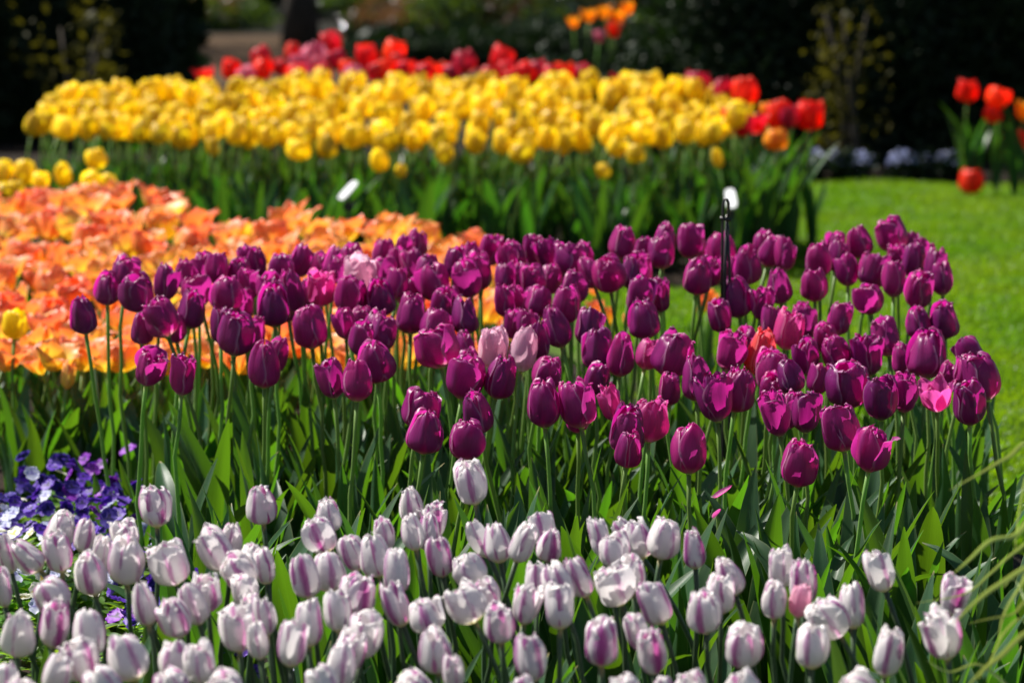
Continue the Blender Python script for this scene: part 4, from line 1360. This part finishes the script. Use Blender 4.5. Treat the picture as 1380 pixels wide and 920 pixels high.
def pansy_foliage(seed):
    rs = np.random.default_rng(seed)
    n = 120
    VV, FF, UU, o = [], [], [], 0
    for _ in range(n):
        L = rs.uniform(.022, .045)
        a = rs.uniform(0, 6.28)
        r = rs.uniform(0, .085)
        z = rs.uniform(.015, .13) * (1 - (r / .12) ** 2)
        d = np.array([math.cos(a), math.sin(a), rs.uniform(-.2, .9)])
        d /= np.linalg.norm(d)
        s = np.cross(d, [0, 0, 1])
        s /= np.linalg.norm(s)
        nn = np.cross(s, d)
        c = np.array([r * math.cos(a), r * math.sin(a), z])
        V, U = [], []
        for j in range(5):
            v = j / 4
            w = L * .30 * math.sin(math.pi * min(1, .1 + .9 * v)) ** .7
            for e in (-1, 0, 1):
                V.append(c + d * L * v + s * e * w + nn * (abs(e) * w * .35 - .25 * L * v * v))
                U.append((e * .5 + .5, v))
        VV.append(np.array(V))
        FF.append(np.array(grid_faces(3, 5)) + o)
        UU.append(np.array(U))
        o += len(V)
    return new_mesh('foliage', np.concatenate(VV), np.concatenate(FF), M['herb'], np.concatenate(UU))


PFOL = [pansy_foliage(400 + i) for i in range(5)]
PSTALK = MB().tube([(0, 0, -.09), (.004, 0, -.05), (0, 0, -.004)], [.0014, .0014, .0018], 5).mesh('stalk', M['stem'])
PCOL = {'violet': 'violet', 'blue': 'deep blue', 'purplepansy': 'reddish purple', 'iceblue': 'ice blue', 'cream': 'cream white'}


def pansy(px, py, kinds, n, label, zc=.20):
    """plant whose middle shows at the pixel"""
    d = ground_depth(py, zc)
    c = at(px, py, d)
    t = thing('pansy', label, 'pansy', (c.x, c.y, .02), rng.uniform(0, 6.28), 'pansies beside the tulip beds')
    link('foliage', PFOL[rng.randrange(5)], t)
    for k in range(int(n * 1.7)):
        mk = kinds[k % len(kinds)]
        if mk in ('cream', 'iceblue') and len(kinds) > 1 and k > 3:
            mk = [q for q in kinds if q != mk][-1]
        o = link('flower', PANSY[mk][rng.randrange(3)], t)
        a = rng.uniform(0, 6.28)
        r = rng.uniform(.02, .085)
        o.location = (r * math.cos(a), r * math.sin(a), zc - .02 + rng.uniform(-.035, .03))
        s = rng.uniform(.014, .020)
        o.scale = (s, s, s)
        # faces lean towards the light and the camera
        v = Vector((rng.uniform(-.7, .5), rng.uniform(-1.0, .5), rng.uniform(.3, .9))).normalized()
        o.rotation_euler = (Matrix.Rotation(-t.rotation_euler.z, 3, 'Z') @ v.to_track_quat('Z', 'Y').to_matrix()).to_euler()
        link('stalk', PSTALK, o)


PANSIES = [
    (22, 662, ['blue', 'iceblue'], 6), (28, 690, ['blue', 'violet'], 7), (4, 680, ['blue', 'iceblue'], 6), (78, 630, ['violet', 'blue'], 6), (120, 622, ['purplepansy', 'violet'], 6),
    (60, 650, ['violet', 'cream'], 6), (92, 662, ['blue', 'violet'], 7), (130, 655, ['purplepansy', 'violet'], 7), (152, 668, ['violet', 'blue', 'purplepansy'], 8), (118, 690, ['cream', 'violet', 'iceblue'], 7),
    (140, 700, ['violet', 'blue'], 8), (160, 690, ['purplepansy', 'violet'], 6), (60, 708, ['iceblue', 'violet'], 5), (20, 722, ['iceblue', 'cream'], 5), (46, 730, ['blue', 'iceblue'], 4),
    (102, 730, ['violet', 'purplepansy'], 5), (150, 728, ['iceblue', 'violet'], 5), (6, 712, ['iceblue', 'blue'], 4), (60, 772, ['iceblue'], 7), (85, 782, ['iceblue', 'cream'], 6), (200, 765, ['violet', 'blue'], 6), (215, 790, ['violet', 'blue'], 5), (262, 765, ['violet', 'blue'], 6), (310, 788, ['violet', 'purplepansy'], 6),
    (272, 835, ['iceblue', 'cream'], 6), (290, 862, ['violet', 'blue'], 5), (222, 862, ['violet', 'purplepansy'], 4), (160, 836, ['violet', 'purplepansy'], 3), (325, 840, ['violet', 'blue'], 4),
    (328, 900, ['iceblue', 'violet'], 4), (415, 905, ['iceblue'], 4), (180, 820, ['iceblue', 'violet'], 3),
]
PANSIES.sort(key=lambda r: r[1])
bands = [PANSIES[:11], PANSIES[11:22], PANSIES[22:]]
for band, where in zip(bands, ('row under the orange tulips', 'middle row', 'row among the white tulips')):
    band.sort(key=lambda r: r[0])
    for q, (px, py, kinds, n) in enumerate(band):
        col = ' and '.join(PCOL[k] for k in kinds[:2])
        pl = 'at the frame end' if q == 0 else ORD[q] + ' from the frame end'
        pansy(px, py, kinds, n, f"{col} pansy, {pl}, {where}")


# ------------------------------------------------------------------ pale blue flower clumps under the hedge
def blue_clump(label, px, py, D, wpx, hpx, seed, n=70):
    rs = np.random.default_rng(seed)
    c = at(px, py, D)
    s = pxm(D)
    rx, rz = wpx / s / 2, hpx / s
    t = thing('forget_me_not', label, 'flower clump', (c.x, D, .02), 0, 'pale blue clumps at the foot of the hedge')
    V, Fc = leaf_cloud(blob_points(rs, 240, 0, 0, rx, rx, rz * .8, 0, .4), np.array([0, -.2, .5]), 240, .05, rs)
    link('foliage', new_mesh('foliage', V, Fc, M['yew'], None, False), t)
    b = MB()
    for _ in range(n):
        a, r = rs.uniform(0, 6.28), rx * math.sqrt(rs.uniform(0, 1))
        z = rz * (.45 + .65 * math.sqrt(max(0, 1 - (r / rx) ** 2)) * rs.uniform(.6, 1))
        q = .008 * rs.uniform(.8, 1.4)
        tilt = Euler((rs.uniform(-.2, 1.2), rs.uniform(-.6, .6), rs.uniform(0, 6))).to_matrix()
        P, U = [Vector((0, 0, 0))], [(0, 0)]
        for k in range(10):
            rr = q * (1 if k % 2 else .55)
            P.append(Vector((rr * math.cos(k * .628), rr * math.sin(k * .628), .001)))
            U.append((k / 10, 1))
        P = [tilt @ p + Vector((r * math.cos(a), r * math.sin(a), z)) for p in P]
        b.add(P, [(0, 1 + k, 1 + (k + 1) % 10) for k in range(10)], U)
    link('blossom', b.mesh('blossom', M['mist'], False), t)


for i, (px, w, h, n, lab) in enumerate([
    (1160, 46, 32, 200, 'palest rounded clump of small blue flowers, alone before the dark hedge'),
    (1217, 52, 34, 200, 'bright pale blue flower clump, lawnward second before the dark hedge'),
    (1092, 44, 36, 70, 'dim blue flower clump nearest the yellow bed under the hedge'),
    (1130, 34, 34, 50, 'dim narrow blue clump between the first and the palest'),
    (1275, 44, 32, 60, 'dark blue flower clump just before the low red tulip'),
    (1245, 26, 30, 60, 'small blue clump squeezed beside the bright pale one'),
]):
    blue_clump(lab, px, 250, 15.88, w * .9, h * 1.1, 500 + i, int(n * 1.3))
for i, (px, py, D, w, h) in enumerate([(22, 165, 19.0, 60, 34), (178, 118, 22.5, 34, 22)]):
    blue_clump(['dim blue flower clump in shade at the frame beyond the orange bed', 'tiny grey-blue clump in shade behind the pansy end of the yellow bed'][i], px, py, D, w, h, 520 + i, 70)
blue_clump('pale blue clump showing between the red tulips', 561, 112, 14.6, 40, 45, 525, 160)

# ------------------------------------------------------------------ labels and the stake
def plant_label(label, px, py, D, tilt, wpx, hpx):
    s = pxm(D)
    c = at(px, py, D)
    w, h = wpx / s, hpx / s * 1.9
    t = thing('plant_label', label, 'plant label', (c.x, c.y, 0), 0, 'plant labels')
    rot = Euler((R(-52), 0, R(-10))).to_matrix() @ Euler((0, R(tilt), 0)).to_matrix()
    b = MB()
    n = 24
    V = []
    for z in (-.003, .003):
        for k in range(n):
            a = 2 * math.pi * k / n
            ex = abs(math.cos(a)) ** .55 * math.copysign(1, math.cos(a)) * w / 2
            ez = abs(math.sin(a)) ** .55 * math.copysign(1, math.sin(a)) * h / 2
            V.append(rot @ Vector((ex, z, ez)) + Vector((0, 0, c.z)))
    b.add(V, [tuple(range(n)), tuple(range(2 * n - 1, n - 1, -1))] + [(k, (k + 1) % n, n + (k + 1) % n, n + k) for k in range(n)])
    link('plate', b.mesh('plate', M['plate'], False), t)
    b = MB()
    b.tube([(0, .012, -.05), (0, .012, c.z - h * .45), (0, .010, c.z - h * .1)], [.006, .006, .006], 8)
    b.box((0, .014, c.z - h * .55), (.035, .012, .03))
    link('stake', b.mesh('stake', M['black'], False), t)


plant_label('white tilted plant label on a black stake before the yellow bed, over the orange tulips', 469, 257, 11.0, 24, 11, 21)
plant_label('white rounded plant label behind the black looped stake', 985, 268, 10.9, -12, 14, 20)

D = 6.25
s = pxm(D)
c = at(978, 268, D)
t = thing('garden_stake', 'thin black metal stake with a looped top rising from the purple tulips', 'garden stake', (c.x, D, 0))
b = MB()
top = c.z
r = .0027
g = .0058
b.tube([(-g, 0, top - .235), (-g, 0, top - .10), (-g * .9, 0, top - .04), (-g * .8, 0, top - .012), (-g * .3, 0, top), (g * .5, 0, top - .001), (g, 0, top - .008), (g, 0, top - .028), (g * .6, 0, top - .034)], r, 8)
link('hook', b.mesh('hook', M['black']), t)
b = MB()
b.tube([(-.002, .004, -.06), (-.001, .004, .2), (0, .004, top - .15), (.003, .004, top - .03)], [.0036, .0036, .0034, .0028], 8)
b.tube([(.016, .004, -.04), (.013, .004, .3), (.008, .004, top - .12), (.004, .004, top - .05)], [.003, .003, .003, .0024], 8)
link('rod', b.mesh('rod', M['black']), t)
b = MB()
for z in (.036,):
    b.tube([(-.0105, .0, top - z), (.0105, .0, top - z - .004)], .0036, 6)
link('clip', b.mesh('clip', M['black']), t)


# ------------------------------------------------------------------ arching grass at the lawn corner
M['strap'] = leaf_material('strap_leaf', (.30, .36, .15), (.40, .45, .26), (.45, .55, .10), .35, .4, .5)


def strap_clump(label, base, lines, seed):
    """long blades that rise out of the clump, arch over and droop; each follows its own bend points"""
    rs = np.random.default_rng(seed)
    t = thing('ornamental_grass', label, 'grass clump', base, 0)
    for D, pts, w0 in lines:
        P = [Vector((0, 0, 0))] + [at(x, y, D + k * .03) - Vector(base) for k, (x, y) in enumerate(pts)]
        n = 26
        C = []
        Q = [P[0] * 2 - P[1]] + P + [P[-1] * 2 - P[-2]]
        for j in range(n):
            f = j / (n - 1) * (len(P) - 1)
            i = min(int(f), len(P) - 2)
            q = f - i
            p0, p1, p2, p3 = Q[i:i + 4]
            C.append(.5 * ((2 * p1) + (p2 - p0) * q + (2 * p0 - 5 * p1 + 4 * p2 - p3) * q * q + (3 * p1 - p0 - 3 * p2 + p3) * q ** 3))
        V, U = [], []
        for j in range(n):
            d = (C[min(j + 1, n - 1)] - C[max(j - 1, 0)]).normalized()
            sd = d.cross(Vector((.25, 1, .35))).normalized()
            nn = sd.cross(d)
            q = j / (n - 1)
            w = w0 * min(1, .5 + 2 * q) * (1 - q ** 3) + .0003
            for k in (-1, 0, 1):
                V.append(C[j] + sd * k * w + nn * (w * .45 if k == 0 else 0))
                U.append((k * .5 + .5, q))
        link('blade', new_mesh('blade', np.array([tuple(v) for v in V]), grid_faces(3, n), M['strap'], U), t)


strap_clump('tuft of long arching pale grass blades leaning over the last white tulips', (at(1500, 1250, 3.9).x, 3.9, .02), [
    (3.75, [(1440, 800), (1400, 700), (1367, 722), (1335, 728), (1305, 755), (1283, 774)], .0036),
    (3.70, [(1450, 850), (1405, 764), (1347, 787), (1310, 815), (1288, 838)], .0036),
    (3.65, [(1450, 950), (1400, 850), (1347, 885), (1322, 905), (1290, 940)], .0034),
    (3.80, [(1430, 900), (1390, 812), (1365, 827), (1330, 834), (1305, 840)], .0016),
    (3.85, [(1440, 750), (1395, 604), (1357, 617), (1322, 637), (1280, 660)], .0026),
    (3.80, [(1420, 950), (1385, 840), (1355, 850), (1335, 890), (1318, 915)], .0018),
    (3.90, [(1430, 850), (1400, 735), (1366, 745), (1335, 772), (1300, 800), (1235, 812)], .0020),
    (3.85, [(1400, 1000), (1330, 900), (1280, 905), (1250, 890)], .0018),
    (3.95, [(1430, 900), (1400, 700), (1385, 640), (1372, 700), (1368, 745)], .0018),
    (3.80, [(1420, 900), (1390, 780), (1375, 790), (1352, 830), (1345, 870)], .0022),
    (3.90, [(1410, 900), (1395, 850), (1378, 800), (1365, 780), (1352, 792)], .0016),
], 71)


# ------------------------------------------------------------------ leafy plants that carry no flower
def blind_tulip(x, y, label, group, n=4, L=(.28, .42), near=True):
    t = thing('leafy_tulip', label, 'tulip plant', (x, y, .02), rng.uniform(0, 6.28), group)
    lf = LEAVES if near else LEAVES_FAR
    for k in range(n):
        o = link('leaf', lf[rng.randrange(len(lf))], t)
        q = rng.uniform(*L)
        o.rotation_euler = (rng.uniform(-.1, .1), rng.uniform(-.1, .1), k * 2.4 + rng.uniform(-.4, .4))
        o.scale = (q, q * rng.uniform(.9, 1.3), q)


for k in range(46):
    blind_tulip(rng.uniform(-.50, .80), rng.uniform(4.72, 5.25), 'leafy tulip plant without a flower between the white and the purple tulips', 'flowerless tulips before the purple bed', 4, (.30, .42))
for k in range(30):
    D = rng.uniform(5.3, 6.6)
    blind_tulip(rng.uniform(-.60, .82) * D / 5.6, D, 'leafy tulip plant without a flower among the purple stems', 'flowerless tulips among the purple stems', 4, (.26, .38))
for k in range(14):
    D = rng.uniform(4.0, 4.75)
    blind_tulip(at(rng.uniform(1190, 1345), 800, D).x, D, 'leafy tulip plant without a flower at the lawn end of the white tulips', 'flowerless tulips at the lawn end of the white row', 4, (.26, .38))
for k in range(34):
    D = rng.uniform(11.7, 13.2)
    blind_tulip(at(rng.uniform(980, 1066), 250, D).x, D, 'leafy tulip plant without a flower at the lawn end of the yellow bed', 'flowerless tulips at the lawn end of the yellow bed', 4, (.34, .50), False)
for k in range(34):
    D = rng.uniform(11.5, 11.9)
    blind_tulip(at(rng.uniform(60, 1000), 250, D).x, D, 'leafy tulip plant without a flower along the front of the yellow bed', 'flowerless tulips along the front of the yellow bed', 4, (.28, .40), False)
for k in range(16):
    D = rng.uniform(6.85, 7.1)
    blind_tulip(at(rng.uniform(-10, 230), 560, D).x, D, 'leafy tulip plant without a flower at the foot of the orange bed', 'flowerless tulips at the foot of the orange bed', 4, (.24, .34))

# ------------------------------------------------------------------ fallen petals
fp = new_mesh('fallen_petal', *petal_arrays(0, 'closed', np.random.default_rng(9), True)[:2], M['pink'], petal_arrays(0, 'closed', np.random.default_rng(9), True)[2])
for px, py, D, lab, e, q in [(957, 668, 4.95, 'pink fallen petal caught upright among the leaves', (.5, .9, .4), (.020, .020, .036)),
                             (961, 697, 4.92, 'smaller pink fallen petal lying lower down on a leaf', (1.3, -.4, 2.6), (.016, .016, .026))]:
    o = thing('fallen_petal', lab, 'petal', at(px, py, D), 0, None, fp)
    o.rotation_euler = e
    o.scale = q
